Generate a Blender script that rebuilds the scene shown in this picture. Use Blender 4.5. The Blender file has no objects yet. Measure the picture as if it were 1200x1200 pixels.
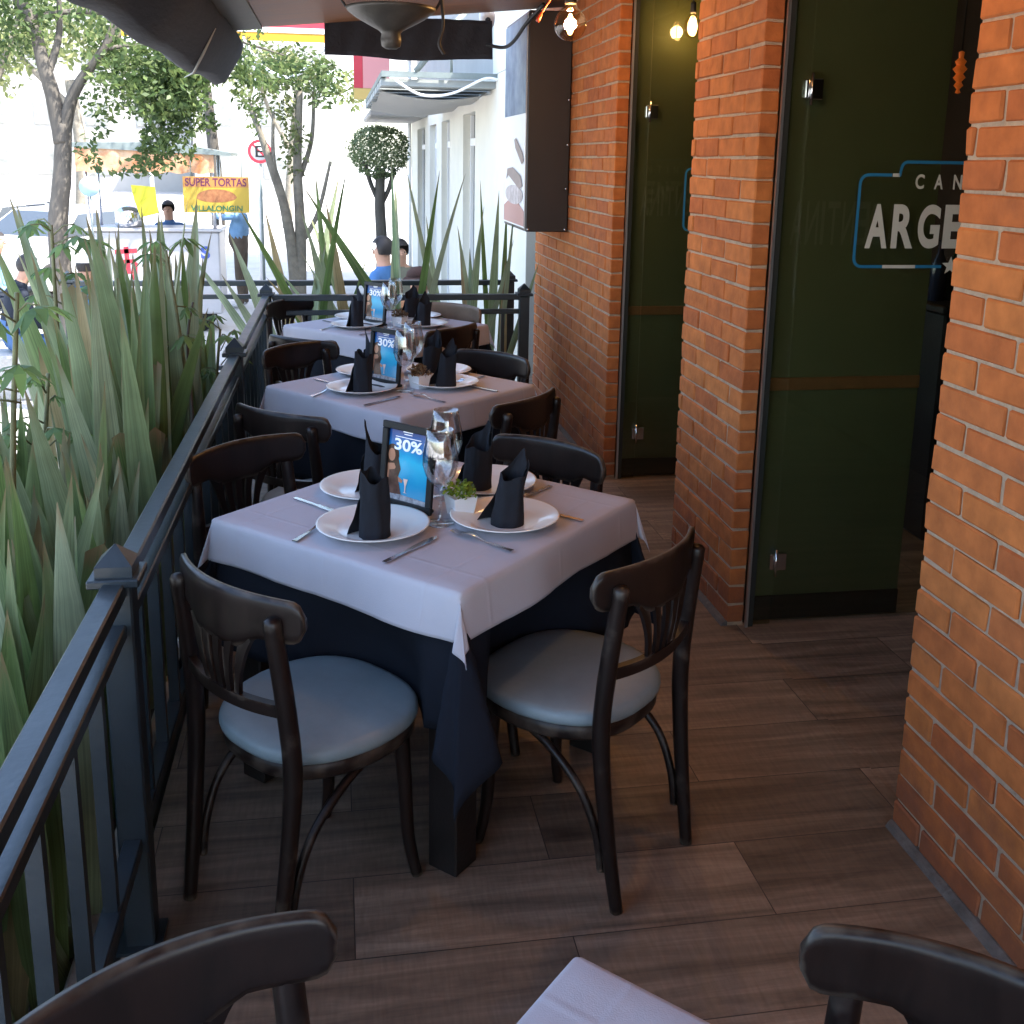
import bpy, bmesh, math, random
from mathutils import Vector, Matrix, noise
C = bpy.context.scene
COL = C.collection
PI = math.pi
rad = math.radians
V = Vector

# ------------------------------------------------------------------ helpers
class MB:
    """collects geometry that is linked as ONE mesh object"""
    def __init__(s): s.v = []; s.f = []; s.m = []; s.sm = []
    def add(s, vs, fs, mat=0, smooth=False):
        b = len(s.v); s.v += [tuple(p) for p in vs]
        for f in fs:
            s.f.append(tuple(i + b for i in f)); s.m.append(mat); s.sm.append(smooth)
    def box(s, x0, x1, y0, y1, z0, z1, mat=0, bev=0.0, M=None):
        if bev <= 0:
            vs = [(x, y, z) for z in (z0, z1) for y in (y0, y1) for x in (x0, x1)]
            fs = [(0,2,3,1),(4,5,7,6),(0,1,5,4),(2,6,7,3),(0,4,6,2),(1,3,7,5)]
        else:
            b = min(bev, (x1-x0)*.49, (y1-y0)*.49, (z1-z0)*.49)
            vs = []; idx = {}
            for ix, x in enumerate((x0, x1)):
                for iy, y in enumerate((y0, y1)):
                    for iz, z in enumerate((z0, z1)):
                        sx = b if ix == 0 else -b; sy = b if iy == 0 else -b; sz = b if iz == 0 else -b
                        for a, p in (('x', (x, y+sy, z+sz)), ('y', (x+sx, y, z+sz)), ('z', (x+sx, y+sy, z))):
                            idx[(ix, iy, iz, a)] = len(vs); vs.append(p)
            fs = []
            def q(l): fs.append(tuple(idx[k] for k in l))
            for i in (0, 1):
                q([(i,0,0,'x'),(i,1,0,'x'),(i,1,1,'x'),(i,0,1,'x')])
                q([(0,i,0,'y'),(1,i,0,'y'),(1,i,1,'y'),(0,i,1,'y')])
                q([(0,0,i,'z'),(1,0,i,'z'),(1,1,i,'z'),(0,1,i,'z')])
                for j in (0, 1):
                    q([(i,j,0,'x'),(i,j,1,'x'),(i,j,1,'y'),(i,j,0,'y')])
                    q([(i,0,j,'x'),(i,1,j,'x'),(i,1,j,'z'),(i,0,j,'z')])
                    q([(0,i,j,'y'),(1,i,j,'y'),(1,i,j,'z'),(0,i,j,'z')])
                    for k in (0, 1):
                        q([(i,j,k,'x'),(i,j,k,'y'),(i,j,k,'z')])
        if M is not None: vs = [M @ V(p) for p in vs]
        s.add(vs, fs, mat)
    def tube(s, path, r, n=8, mat=0, smooth=True, caps=True, flat=1.0):
        path = [V(p) for p in path]; L = len(path)
        rs = r if isinstance(r, (list, tuple)) else [r]*L
        t0 = (path[1]-path[0]).normalized()
        up = V((0,0,1)) if abs(t0.z) < .9 else V((0,1,0))
        nx = t0.cross(up).normalized()
        vs = []
        for i, p in enumerate(path):
            t = (path[min(i+1, L-1)] - path[max(i-1, 0)]).normalized()
            nx = (nx - t*nx.dot(t)).normalized(); ny = t.cross(nx)
            for k in range(n):
                a = 2*PI*k/n
                vs.append(p + nx*(math.cos(a)*rs[i]) + ny*(math.sin(a)*rs[i]*flat))
        fs = [(i*n+k, i*n+(k+1)%n, (i+1)*n+(k+1)%n, (i+1)*n+k) for i in range(L-1) for k in range(n)]
        if caps:
            fs.append(tuple(range(n-1, -1, -1))); fs.append(tuple((L-1)*n+k for k in range(n)))
        s.add(vs, fs, mat, smooth)
    def lathe(s, prof, n=32, mat=0, c=(0,0,0), smooth=True, cap0=False, cap1=False):
        vs = [(c[0]+r*math.cos(2*PI*k/n), c[1]+r*math.sin(2*PI*k/n), c[2]+z) for r, z in prof for k in range(n)]
        L = len(prof)
        fs = [(i*n+k, i*n+(k+1)%n, (i+1)*n+(k+1)%n, (i+1)*n+k) for i in range(L-1) for k in range(n)]
        if cap0: fs.append(tuple(range(n-1, -1, -1)))
        if cap1: fs.append(tuple((L-1)*n+k for k in range(n)))
        s.add(vs, fs, mat, smooth)
    def prism(s, poly, axis, a0, a1, mat=0, smooth=False):
        """extrude a 2D polygon along axis ('x': poly=(y,z), 'y': (x,z), 'z': (x,y))"""
        def P(u, w, a): return {'x': (a, u, w), 'y': (u, a, w), 'z': (u, w, a)}[axis]
        n = len(poly)
        vs = [P(u, w, a0) for u, w in poly] + [P(u, w, a1) for u, w in poly]
        s.add(vs, [(i, (i+1) % n, n+(i+1) % n, n+i) for i in range(n)], mat, smooth)
        s.add(vs, [tuple(range(n-1, -1, -1)), tuple(range(n, 2*n))], mat)
    def grid(s, P, nu, nv, mat=0, smooth=True):
        vs = [P(i/nu, j/nv) for j in range(nv+1) for i in range(nu+1)]
        fs = [(j*(nu+1)+i, j*(nu+1)+i+1, (j+1)*(nu+1)+i+1, (j+1)*(nu+1)+i) for j in range(nv) for i in range(nu)]
        s.add(vs, fs, mat, smooth)
    def mesh(s, name):
        me = bpy.data.meshes.new(name); me.from_pydata(s.v, [], s.f)
        me.polygons.foreach_set('material_index', s.m); me.polygons.foreach_set('use_smooth', s.sm)
        me.update(); return me

def fix(me):
    bm = bmesh.new(); bm.from_mesh(me); bmesh.ops.recalc_face_normals(bm, faces=bm.faces); bm.to_mesh(me); bm.free()

def obj(name, mb, mats, parent=None, label=None, cat=None, group=None, kind=None, loc=None, rz=0, norm=True):
    me = mb.mesh(name) if isinstance(mb, MB) else mb
    if norm: fix(me)
    for m in (mats if isinstance(mats, (list, tuple)) else [mats]): me.materials.append(m)
    o = bpy.data.objects.new(name, me); COL.objects.link(o)
    if parent: o.parent = parent
    if loc is not None: o.location = loc
    o.rotation_euler.z = rz
    tag(o, label, cat, group, kind); return o
def tag(o, label=None, cat=None, group=None, kind=None):
    if label: o['label'] = label
    if cat: o['category'] = cat
    if group: o['group'] = group
    if kind: o['kind'] = kind
def thing(name, label, cat, loc=(0,0,0), rz=0, group=None):
    o = bpy.data.objects.new(name, None); COL.objects.link(o)
    o.empty_display_size = .1; o.location = loc; o.rotation_euler.z = rz
    tag(o, label, cat, group); return o
def dup(root, loc, rz=0, label=None, group=None):
    r = root.copy(); COL.objects.link(r); r.location = loc; r.rotation_euler.z = rz
    if label: r['label'] = label
    if group: r['group'] = group
    for ch in list(root.children):
        c = ch.copy(); COL.objects.link(c); c.parent = r
        for g in list(ch.children):
            d = g.copy(); COL.objects.link(d); d.parent = c
    return r

def lerp(a, b, t): return a + (b-a)*t
def smooth_path(pts, n=6):
    """Catmull-Rom through the points"""
    P = [V(p) for p in pts]; out = []
    for i in range(len(P)-1):
        p0 = P[max(i-1, 0)]; p1 = P[i]; p2 = P[i+1]; p3 = P[min(i+2, len(P)-1)]
        for k in range(n):
            t = k/n
            out.append(.5*((2*p1) + (p2-p0)*t + (2*p0-5*p1+4*p2-p3)*t*t + (3*p1-p0-3*p2+p3)*t**3))
    out.append(P[-1]); return out
def interp(rs, n, k):
    L = len(rs)-1; t = k/(n-1)*L; i = min(int(t), L-1); return lerp(rs[i], rs[i+1], t-i)

# ------------------------------------------------------------------ materials
def mat(name, col, rough=.5, metal=0., spec=.5, var=0., vscale=6., bump=0., bscale=60., trans=0., coat=0., stretch=None, col2=None, sheen=0.):
    m = bpy.data.materials.new(name); m.use_nodes = True
    nt = m.node_tree; N = nt.nodes; L = nt.links; b = N['Principled BSDF']
    b.inputs['Base Color'].default_value = (*col, 1); b.inputs['Roughness'].default_value = rough
    b.inputs['Metallic'].default_value = metal; b.inputs['Specular IOR Level'].default_value = spec
    b.inputs['Coat Weight'].default_value = coat; b.inputs['Coat Roughness'].default_value = .15
    if sheen: b.inputs['Sheen Weight'].default_value = sheen
    if var or bump or col2:
        tc = N.new('ShaderNodeTexCoord'); mp = N.new('ShaderNodeMapping'); L.new(tc.outputs['Object'], mp.inputs[0])
        if stretch: mp.inputs['Scale'].default_value = stretch
    if var or col2:
        n = N.new('ShaderNodeTexNoise'); n.inputs['Scale'].default_value = vscale; n.inputs['Detail'].default_value = 6
        n.inputs['Roughness'].default_value = .65
        L.new(mp.outputs[0], n.inputs[0])
        r = N.new('ShaderNodeValToRGB'); L.new(n.outputs['Fac'], r.inputs[0])
        c2 = col2 or tuple(min(1, c*(1+var)) for c in col); c1 = col if col2 else tuple(c*(1-var) for c in col)
        r.color_ramp.elements[0].position = .32; r.color_ramp.elements[1].position = .68
        r.color_ramp.elements[0].color = (*c1, 1); r.color_ramp.elements[1].color = (*c2, 1)
        L.new(r.outputs[0], b.inputs['Base Color'])
        mr = N.new('ShaderNodeMapRange'); L.new(n.outputs['Fac'], mr.inputs[0])
        mr.inputs['To Min'].default_value = max(.03, rough-.1); mr.inputs['To Max'].default_value = min(1, rough+.1)
        L.new(mr.outputs[0], b.inputs['Roughness'])
    if bump:
        n2 = N.new('ShaderNodeTexNoise'); n2.inputs['Scale'].default_value = bscale; n2.inputs['Detail'].default_value = 4
        L.new(mp.outputs[0], n2.inputs[0])
        bp = N.new('ShaderNodeBump'); bp.inputs['Strength'].default_value = bump; bp.inputs['Distance'].default_value = .01
        L.new(n2.outputs['Fac'], bp.inputs['Height']); L.new(bp.outputs[0], b.inputs['Normal'])
    if trans:
        tr = N.new('ShaderNodeBsdfTranslucent'); mx = N.new('ShaderNodeMixShader'); mx.inputs[0].default_value = trans
        src = b.inputs['Base Color'].links[0].from_socket if b.inputs['Base Color'].links else None
        if src: L.new(src, tr.inputs[0])
        else: tr.inputs[0].default_value = (*col, 1)
        L.new(b.outputs[0], mx.inputs[1]); L.new(tr.outputs[0], mx.inputs[2])
        L.new(mx.outputs[0], N['Material Output'].inputs[0])
    return m

def island_mat(name, stops, rough=.8, vscale=40., bump=.4, trans=0., mixnoise=.25, spec=.3):
    """each loose island (a brick, a leaf) gets its own tint from a ramp"""
    m = bpy.data.materials.new(name); m.use_nodes = True
    nt = m.node_tree; N = nt.nodes; L = nt.links; b = N['Principled BSDF']
    b.inputs['Roughness'].default_value = rough; b.inputs['Specular IOR Level'].default_value = spec
    g = N.new('ShaderNodeNewGeometry'); r = N.new('ShaderNodeValToRGB')
    L.new(g.outputs['Random Per Island'], r.inputs[0])
    e = r.color_ramp.elements
    while len(e) < len(stops): e.new(.5)
    for i, (p, c) in enumerate(stops): e[i].position = p; e[i].color = (*c, 1)
    tc = N.new('ShaderNodeTexCoord'); n = N.new('ShaderNodeTexNoise'); n.inputs['Scale'].default_value = vscale; n.inputs['Detail'].default_value = 5
    L.new(tc.outputs['Object'], n.inputs[0])
    mr = N.new('ShaderNodeMapRange'); L.new(n.outputs['Fac'], mr.inputs[0]); mr.inputs[1].default_value = .25; mr.inputs[2].default_value = .75
    mr.inputs['To Min'].default_value = 1-mixnoise; mr.inputs['To Max'].default_value = 1+mixnoise
    mx = N.new('ShaderNodeMix'); mx.data_type = 'RGBA'; mx.blend_type = 'MULTIPLY'; mx.inputs[0].default_value = 1
    L.new(r.outputs[0], mx.inputs[6]); L.new(mr.outputs[0], mx.inputs[7]); L.new(mx.outputs[2], b.inputs['Base Color'])
    if bump:
        bp = N.new('ShaderNodeBump'); bp.inputs['Strength'].default_value = bump; bp.inputs['Distance'].default_value = .004
        n2 = N.new('ShaderNodeTexNoise'); n2.inputs['Scale'].default_value = vscale*3; n2.inputs['Detail'].default_value = 5
        L.new(tc.outputs['Object'], n2.inputs[0]); L.new(n2.outputs['Fac'], bp.inputs['Height']); L.new(bp.outputs[0], b.inputs['Normal'])
    if trans:
        tr = N.new('ShaderNodeBsdfTranslucent'); ms = N.new('ShaderNodeMixShader'); ms.inputs[0].default_value = trans
        L.new(mx.outputs[2], tr.inputs[0]); L.new(b.outputs[0], ms.inputs[1]); L.new(tr.outputs[0], ms.inputs[2])
        L.new(ms.outputs[0], N['Material Output'].inputs[0])
    return m

def glass_mat(name, tint=(1,1,1), rough=.0, ior=1.45):
    m = bpy.data.materials.new(name); m.use_nodes = True
    b = m.node_tree.nodes['Principled BSDF']; b.inputs['Base Color'].default_value = (*tint, 1)
    b.inputs['Transmission Weight'].default_value = 1; b.inputs['Roughness'].default_value = rough; b.inputs['IOR'].default_value = ior
    return m
def pane_mat(name, tint=(.8,.85,.8), refl=1.5):
    """thin window pane: clear film that reflects by Fresnel"""
    m = bpy.data.materials.new(name); m.use_nodes = True; nt = m.node_tree; N = nt.nodes; L = nt.links
    N.remove(N['Principled BSDF'])
    t = N.new('ShaderNodeBsdfTransparent'); t.inputs[0].default_value = (*tint, 1)
    g = N.new('ShaderNodeBsdfGlossy'); g.inputs['Roughness'].default_value = .02
    f = N.new('ShaderNodeLayerWeight'); f.inputs[0].default_value = .5      # facing term is the same on both sides of a thin pane
    pw = N.new('ShaderNodeMath'); pw.operation = 'POWER'; pw.inputs[1].default_value = 5; L.new(f.outputs['Facing'], pw.inputs[0])
    r0 = ((refl-1)/(refl+1))**2
    ma = N.new('ShaderNodeMath'); ma.operation = 'MULTIPLY_ADD'; ma.inputs[1].default_value = .9; ma.inputs[2].default_value = r0*1.6; L.new(pw.outputs[0], ma.inputs[0])
    x = N.new('ShaderNodeMixShader'); L.new(ma.outputs[0], x.inputs[0]); L.new(t.outputs[0], x.inputs[1]); L.new(g.outputs[0], x.inputs[2])
    L.new(x.outputs[0], N['Material Output'].inputs[0]); return m
def emit_mat(name, col, s):
    m = bpy.data.materials.new(name); m.use_nodes = True; b = m.node_tree.nodes['Principled BSDF']
    b.inputs['Base Color'].default_value = (*col, 1); b.inputs['Emission Color'].default_value = (*col, 1); b.inputs['Emission Strength'].default_value = s
    return m

M = {}
def worn_wood(name, c0, c1, cw, rough=.34, spec=.30):
    """dark stained wood, rubbed through to paler wood along its sharp edges"""
    m = bpy.data.materials.new(name); m.use_nodes = True; nt = m.node_tree; N = nt.nodes; L = nt.links; b = N['Principled BSDF']
    b.inputs['Specular IOR Level'].default_value = spec
    tc = N.new('ShaderNodeTexCoord'); mp = N.new('ShaderNodeMapping'); mp.inputs['Scale'].default_value = (1,1,.22); L.new(tc.outputs['Object'], mp.inputs[0])
    n = N.new('ShaderNodeTexNoise'); n.inputs['Scale'].default_value = 28; n.inputs['Detail'].default_value = 7; n.inputs['Roughness'].default_value = .7; L.new(mp.outputs[0], n.inputs[0])
    r = N.new('ShaderNodeValToRGB'); e = r.color_ramp.elements; e[0].position = .3; e[1].position = .72; e[0].color = (*c0,1); e[1].color = (*c1,1); L.new(n.outputs['Fac'], r.inputs[0])
    g = N.new('ShaderNodeNewGeometry'); n2 = N.new('ShaderNodeTexNoise'); n2.inputs['Scale'].default_value = 17; n2.inputs['Detail'].default_value = 6; L.new(tc.outputs['Object'], n2.inputs[0])
    ad = N.new('ShaderNodeMath'); ad.operation = 'MULTIPLY_ADD'; ad.inputs[1].default_value = .16; L.new(n2.outputs['Fac'], ad.inputs[0]); L.new(g.outputs['Pointiness'], ad.inputs[2])
    mr = N.new('ShaderNodeMapRange'); mr.inputs[1].default_value = .635; mr.inputs[2].default_value = .70; L.new(ad.outputs[0], mr.inputs[0])
    mx = N.new('ShaderNodeMix'); mx.data_type = 'RGBA'; L.new(mr.outputs[0], mx.inputs[0]); L.new(r.outputs[0], mx.inputs[6]); mx.inputs[7].default_value = (*cw,1); L.new(mx.outputs[2], b.inputs['Base Color'])
    rr = N.new('ShaderNodeMapRange'); rr.inputs['To Min'].default_value = rough-.10; rr.inputs['To Max'].default_value = rough+.14; L.new(n2.outputs['Fac'], rr.inputs[0]); L.new(rr.outputs[0], b.inputs['Roughness'])
    bp = N.new('ShaderNodeBump'); bp.inputs['Strength'].default_value = .12; bp.inputs['Distance'].default_value = .004; L.new(n.outputs['Fac'], bp.inputs['Height']); L.new(bp.outputs[0], b.inputs['Normal'])
    return m
M['espresso'] = worn_wood('espresso_wood', (.0065,.0040,.0036), (.017,.0095,.0078), (.11,.085,.065))
M['vinyl'] = mat('grey_blue_vinyl', (.195,.250,.272), .42, var=.16, vscale=4, bump=.05, bscale=150)
M['lit_tan_wood'] = mat('lit_tan_wood', (.17,.11,.07), .5, var=.25, vscale=8)  # chair wood with its lit look put into the colour
M['table_wood'] = mat('dark_table_wood', (.009,.007,.007), .42, var=.3, vscale=7, bump=.1, bscale=70)
M['cloth'] = mat('pale_cloth', (.45,.438,.478), .9, var=.03, vscale=3, bump=.12, bscale=500, spec=.2)
def crease(m, step):
    nt = m.node_tree; N = nt.nodes; L = nt.links; b = N['Principled BSDF']; tc = N.new('ShaderNodeTexCoord'); sp = N.new('ShaderNodeSeparateXYZ'); L.new(tc.outputs['Object'], sp.inputs[0])
    prev = None
    for ax in (0, 1):
        pp = N.new('ShaderNodeMath'); pp.operation = 'PINGPONG'; pp.inputs[1].default_value = step/2; L.new(sp.outputs[ax], pp.inputs[0])
        mr = N.new('ShaderNodeMapRange'); mr.interpolation_type = 'SMOOTHSTEP'; mr.inputs[1].default_value = 0; mr.inputs[2].default_value = .010; mr.inputs['To Min'].default_value = 1; mr.inputs['To Max'].default_value = 0
        L.new(pp.outputs[0], mr.inputs[0])
        if prev is None: prev = mr
        else:
            ad = N.new('ShaderNodeMath'); ad.operation = 'MAXIMUM'; L.new(prev.outputs[0], ad.inputs[0]); L.new(mr.outputs[0], ad.inputs[1]); prev = ad
    nz = N.new('ShaderNodeTexNoise'); nz.inputs['Scale'].default_value = 9; nz.inputs['Detail'].default_value = 3; L.new(tc.outputs['Object'], nz.inputs[0])
    ad = N.new('ShaderNodeMath'); ad.operation = 'MULTIPLY_ADD'; ad.inputs[1].default_value = .8; L.new(nz.outputs['Fac'], ad.inputs[0]); L.new(prev.outputs[0], ad.inputs[2])
    bp = N.new('ShaderNodeBump'); bp.inputs['Strength'].default_value = .18; bp.inputs['Distance'].default_value = .004; L.new(ad.outputs[0], bp.inputs['Height'])
    old = b.inputs['Normal'].links[0].from_node; L.new(old.outputs[0], bp.inputs['Normal']); L.new(bp.outputs[0], b.inputs['Normal'])
crease(M['cloth'], .31)
M['navy'] = mat('navy_cloth', (.011,.0135,.020), .95, var=.15, vscale=3, bump=.12, bscale=400, spec=.12)
M['napkin'] = mat('black_napkin', (.017,.018,.023), .95, var=.2, vscale=8, bump=.2, bscale=600, spec=.2)
M['ceramic'] = mat('cream_ceramic', (.78,.76,.72), .16, spec=.5)
M['steel'] = mat('cutlery_steel', (.62,.62,.64), .2, metal=1.)
M['glass'] = pane_mat('clear_glass', (.95,.96,.96), 2.0)
M['black_frame'] = mat('black_plastic', (.006,.006,.007), .5, spec=.3)
M['white_pot'] = mat('white_pot', (.8,.8,.82), .35)
M['rail'] = mat('painted_rail_metal', (.013,.021,.028), .36, spec=.6, var=.15, vscale=9, bump=.06, bscale=60)
M['mortar'] = mat('mortar', (.36,.255,.175), .95, var=.2, vscale=25, bump=.6, bscale=120)
M['brick'] = island_mat('orange_brick', [(0,(.32,.088,.026)),(.3,(.365,.107,.029)),(.6,(.385,.118,.031)),(.85,(.41,.134,.036)),(1,(.33,.091,.028))], .85, 16, .7, mixnoise=.26)
def grime(m, zt):
    nt = m.node_tree; N = nt.nodes; L = nt.links; b = N['Principled BSDF']; src = b.inputs['Base Color'].links[0].from_socket
    tc = N.new('ShaderNodeTexCoord'); sp = N.new('ShaderNodeSeparateXYZ'); L.new(tc.outputs['Object'], sp.inputs[0]); n = N.new('ShaderNodeTexNoise'); n.inputs['Scale'].default_value = 7; n.inputs['Detail'].default_value = 7; n.inputs['Roughness'].default_value = .7; L.new(tc.outputs['Object'], n.inputs[0])
    ad = N.new('ShaderNodeMath'); ad.operation = 'MULTIPLY_ADD'; ad.inputs[1].default_value = -1.0; ad.inputs[2].default_value = .5; L.new(n.outputs['Fac'], ad.inputs[0])
    s2 = N.new('ShaderNodeMath'); L.new(sp.outputs[2], s2.inputs[0]); L.new(ad.outputs[0], s2.inputs[1])
    mr = N.new('ShaderNodeMapRange'); mr.inputs[1].default_value = 0; mr.inputs[2].default_value = zt; mr.inputs['To Min'].default_value = .75; mr.inputs['To Max'].default_value = 0; L.new(s2.outputs[0], mr.inputs[0])
    n2 = N.new('ShaderNodeTexNoise'); n2.inputs['Scale'].default_value = 2.6; n2.inputs['Detail'].default_value = 8; n2.inputs['Roughness'].default_value = .75; L.new(tc.outputs['Object'], n2.inputs[0])
    m2 = N.new('ShaderNodeMapRange'); m2.inputs[1].default_value = .56; m2.inputs[2].default_value = .72; m2.inputs['To Max'].default_value = .38; L.new(n2.outputs['Fac'], m2.inputs[0])
    mxx = N.new('ShaderNodeMath'); mxx.operation = 'MAXIMUM'; L.new(mr.outputs[0], mxx.inputs[0]); L.new(m2.outputs[0], mxx.inputs[1])
    mx = N.new('ShaderNodeMix'); mx.data_type = 'RGBA'; L.new(mxx.outputs[0], mx.inputs[0]); L.new(src, mx.inputs[6]); mx.inputs[7].default_value = (.17,.060,.034,1); L.new(mx.outputs[2], b.inputs['Base Color'])
grime(M['brick'], .34)
M['alu'] = mat('aluminium_strip', (.6,.6,.6), .35, metal=1.)
M['door_profile'] = mat('dark_profile', (.02,.022,.02), .4)
M['pane'] = pane_mat('door_pane', (.80,.84,.78))
M['olive'] = mat('olive_panel', (.125,.122,.060), .55, var=.08, vscale=3)
M['ghost'] = mat('reflection_paint', (.165,.158,.10), .6)  # lighter olive that stands in for reflected lettering
M['brown_band'] = mat('brown_band', (.26,.11,.045), .5, var=.2, vscale=12)
M['black'] = mat('matt_black', (.008,.008,.009), .6)
M['logo_blue'] = mat('logo_blue', (.02,.18,.36), .5)
M['logo_white'] = mat('logo_white', (.62,.62,.56), .5)
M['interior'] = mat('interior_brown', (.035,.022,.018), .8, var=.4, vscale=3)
M['chrome'] = mat('chrome', (.75,.75,.75), .15, metal=1.)
M['box_black'] = mat('light_box_black', (.016,.012,.014), .42, var=.1, vscale=4)
M['ceil_wood'] = mat('ceiling_wood', (.21,.082,.030), .55, var=.3, vscale=4, stretch=(.6,8,1), bump=.08, bscale=40)
M['beam_grey'] = mat('grey_beam', (.20,.19,.165), .7, var=.12, vscale=5)
M['awning'] = mat('charcoal_canvas', (.022,.023,.030), .9, var=.2, vscale=5, bump=.5, bscale=14, stretch=(3,.6,3))
M['red'] = mat('sign_red', (.50,.03,.05), .5); M['pink'] = mat('sign_pink', (.62,.26,.26), .6)
M['yellow'] = mat('sign_yellow', (.55,.27,.012), .5); M['white'] = mat('white_paint', (.8,.8,.8), .5)
M['white_wall'] = mat('white_wall', (.66,.64,.56), .8, var=.05, vscale=2, bump=.1, bscale=30)
M['pale_build'] = mat('pale_facade', (.33,.32,.30), .8, var=.06, vscale=1)
M['win'] = mat('dim_window', (.20,.21,.20), .15, var=.3, vscale=2)
M['grey_metal'] = mat('grey_metal', (.16,.19,.18), .5, var=.15, vscale=7)
M['pavement'] = mat('pavement', (.40,.385,.36), .9, var=.12, vscale=2.2, bump=.3, bscale=40)
M['asphalt'] = mat('asphalt', (.16,.16,.16), .9, var=.15, vscale=5, bump=.4, bscale=80)
M['concrete'] = mat('concrete', (.34,.33,.31), .9, var=.2, vscale=5, bump=.4, bscale=50)
M['screed'] = mat('grey_screed', (.10,.088,.080), .95, var=.35, vscale=14, bump=.6, bscale=50)
M['soil'] = mat('soil', (.06,.05,.04), .95, var=.4, vscale=15, bump=.8, bscale=40)
M['bark'] = mat('bark', (.085,.075,.062), .9, var=.35, vscale=9, stretch=(1,1,.3), bump=.8, bscale=40)
M['pale_bark'] = mat('pale_bark', (.17,.15,.115), .9, var=.3, vscale=8, bump=.6, bscale=30)
G = lambda a, k: tuple(x*k for x in a)
M['leaf'] = island_mat('tree_leaf', [(0,(.045,.075,.025)),(.5,(.08,.125,.04)),(1,(.13,.17,.055))], .5, 8, 0, .45, .15)
M['leaf_pale'] = island_mat('pale_tree_leaf', [(0,(.10,.13,.045)),(.5,(.16,.19,.07)),(1,(.22,.23,.10))], .6, 8, 0, .4, .15)
M['leaf_topiary'] = island_mat('topiary_leaf', [(0,(.10,.14,.065)),(.5,(.17,.22,.11)),(1,(.24,.29,.15))], .5, 8, 0, .45, .15)
M['blade'] = island_mat('flax_blade', [(0,(.085,.140,.040)),(.25,(.135,.200,.070)),(.5,(.185,.240,.115)),(.75,(.225,.275,.165)),(.94,(.27,.31,.19)),(.98,(.32,.26,.14))], .38, 5, .12, .34, .35, .5)
def blade_detail(m):
    """fine veins along each blade and a dry tip"""
    nt = m.node_tree; N = nt.nodes; L = nt.links; b = N['Principled BSDF']; src = b.inputs['Base Color'].links[0].from_socket
    a = N.new('ShaderNodeAttribute'); a.attribute_name = 'across'; c = N.new('ShaderNodeAttribute'); c.attribute_name = 'along'; g = N.new('ShaderNodeNewGeometry')
    cb = N.new('ShaderNodeCombineXYZ'); m1 = N.new('ShaderNodeMath'); m1.operation = 'MULTIPLY'; m1.inputs[1].default_value = 9; L.new(a.outputs['Fac'], m1.inputs[0]); L.new(m1.outputs[0], cb.inputs[0]); L.new(c.outputs['Fac'], cb.inputs[1])
    m2 = N.new('ShaderNodeMath'); m2.operation = 'MULTIPLY'; m2.inputs[1].default_value = 60; L.new(g.outputs['Random Per Island'], m2.inputs[0]); L.new(m2.outputs[0], cb.inputs[2])
    n = N.new('ShaderNodeTexNoise'); n.inputs['Scale'].default_value = 1; n.inputs['Detail'].default_value = 4; L.new(cb.outputs[0], n.inputs[0])
    mr = N.new('ShaderNodeMapRange'); mr.inputs[1].default_value = .3; mr.inputs[2].default_value = .7; mr.inputs['To Min'].default_value = .70; mr.inputs['To Max'].default_value = 1.28; L.new(n.outputs['Fac'], mr.inputs[0])
    mx = N.new('ShaderNodeMix'); mx.data_type = 'RGBA'; mx.blend_type = 'MULTIPLY'; mx.inputs[0].default_value = 1; L.new(src, mx.inputs[6]); L.new(mr.outputs[0], mx.inputs[7])
    ad = N.new('ShaderNodeMath'); ad.operation = 'MULTIPLY_ADD'; ad.inputs[1].default_value = .22; L.new(n.outputs['Fac'], ad.inputs[0]); L.new(c.outputs['Fac'], ad.inputs[2])
    mt = N.new('ShaderNodeMapRange'); mt.inputs[1].default_value = 1.03; mt.inputs[2].default_value = 1.10; L.new(ad.outputs[0], mt.inputs[0])
    m3 = N.new('ShaderNodeMix'); m3.data_type = 'RGBA'; L.new(mt.outputs[0], m3.inputs[0]); L.new(mx.outputs[2], m3.inputs[6]); m3.inputs[7].default_value = (.22,.17,.09,1)
    for l in list(src.links): 
        if l.to_node != mx: L.new(m3.outputs[2], l.to_socket)
blade_detail(M['blade'])
M['shrub_leaf'] = island_mat('palmate_leaf', [(0,(.10,.17,.06)),(.5,(.16,.25,.10)),(1,(.22,.33,.10))], .5, 8, 0, .45, .15)
M['stem'] = mat('green_stem', (.15,.15,.07), .7, var=.3, vscale=20)
M['pot_green'] = island_mat('pot_plant_green', [(0,(.09,.16,.02)),(.5,(.20,.28,.03)),(1,(.36,.42,.05))], .5, 8, 0, .25, .15)
M['pot_brown'] = island_mat('pot_plant_brown', [(0,(.10,.055,.03)),(.5,(.20,.12,.06)),(1,(.28,.20,.12))], .6, 8, 0, .25, .15)
M['rubber'] = mat('tyre', (.012,.012,.012), .8)
M['car_white'] = mat('white_car_paint', (.48,.49,.50), .25, coat=.5)
M['car_glass'] = mat('car_glass', (.05,.06,.07), .08)
M['skin'] = mat('skin', (.42,.23,.15), .6, var=.06, vscale=20)
M['hair'] = mat('dark_hair', (.015,.011,.010), .6, var=.3, vscale=60)
def cloth(name, c): return mat(name, c, .9, var=.12, vscale=12, bump=.3, bscale=60, spec=.2)

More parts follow.
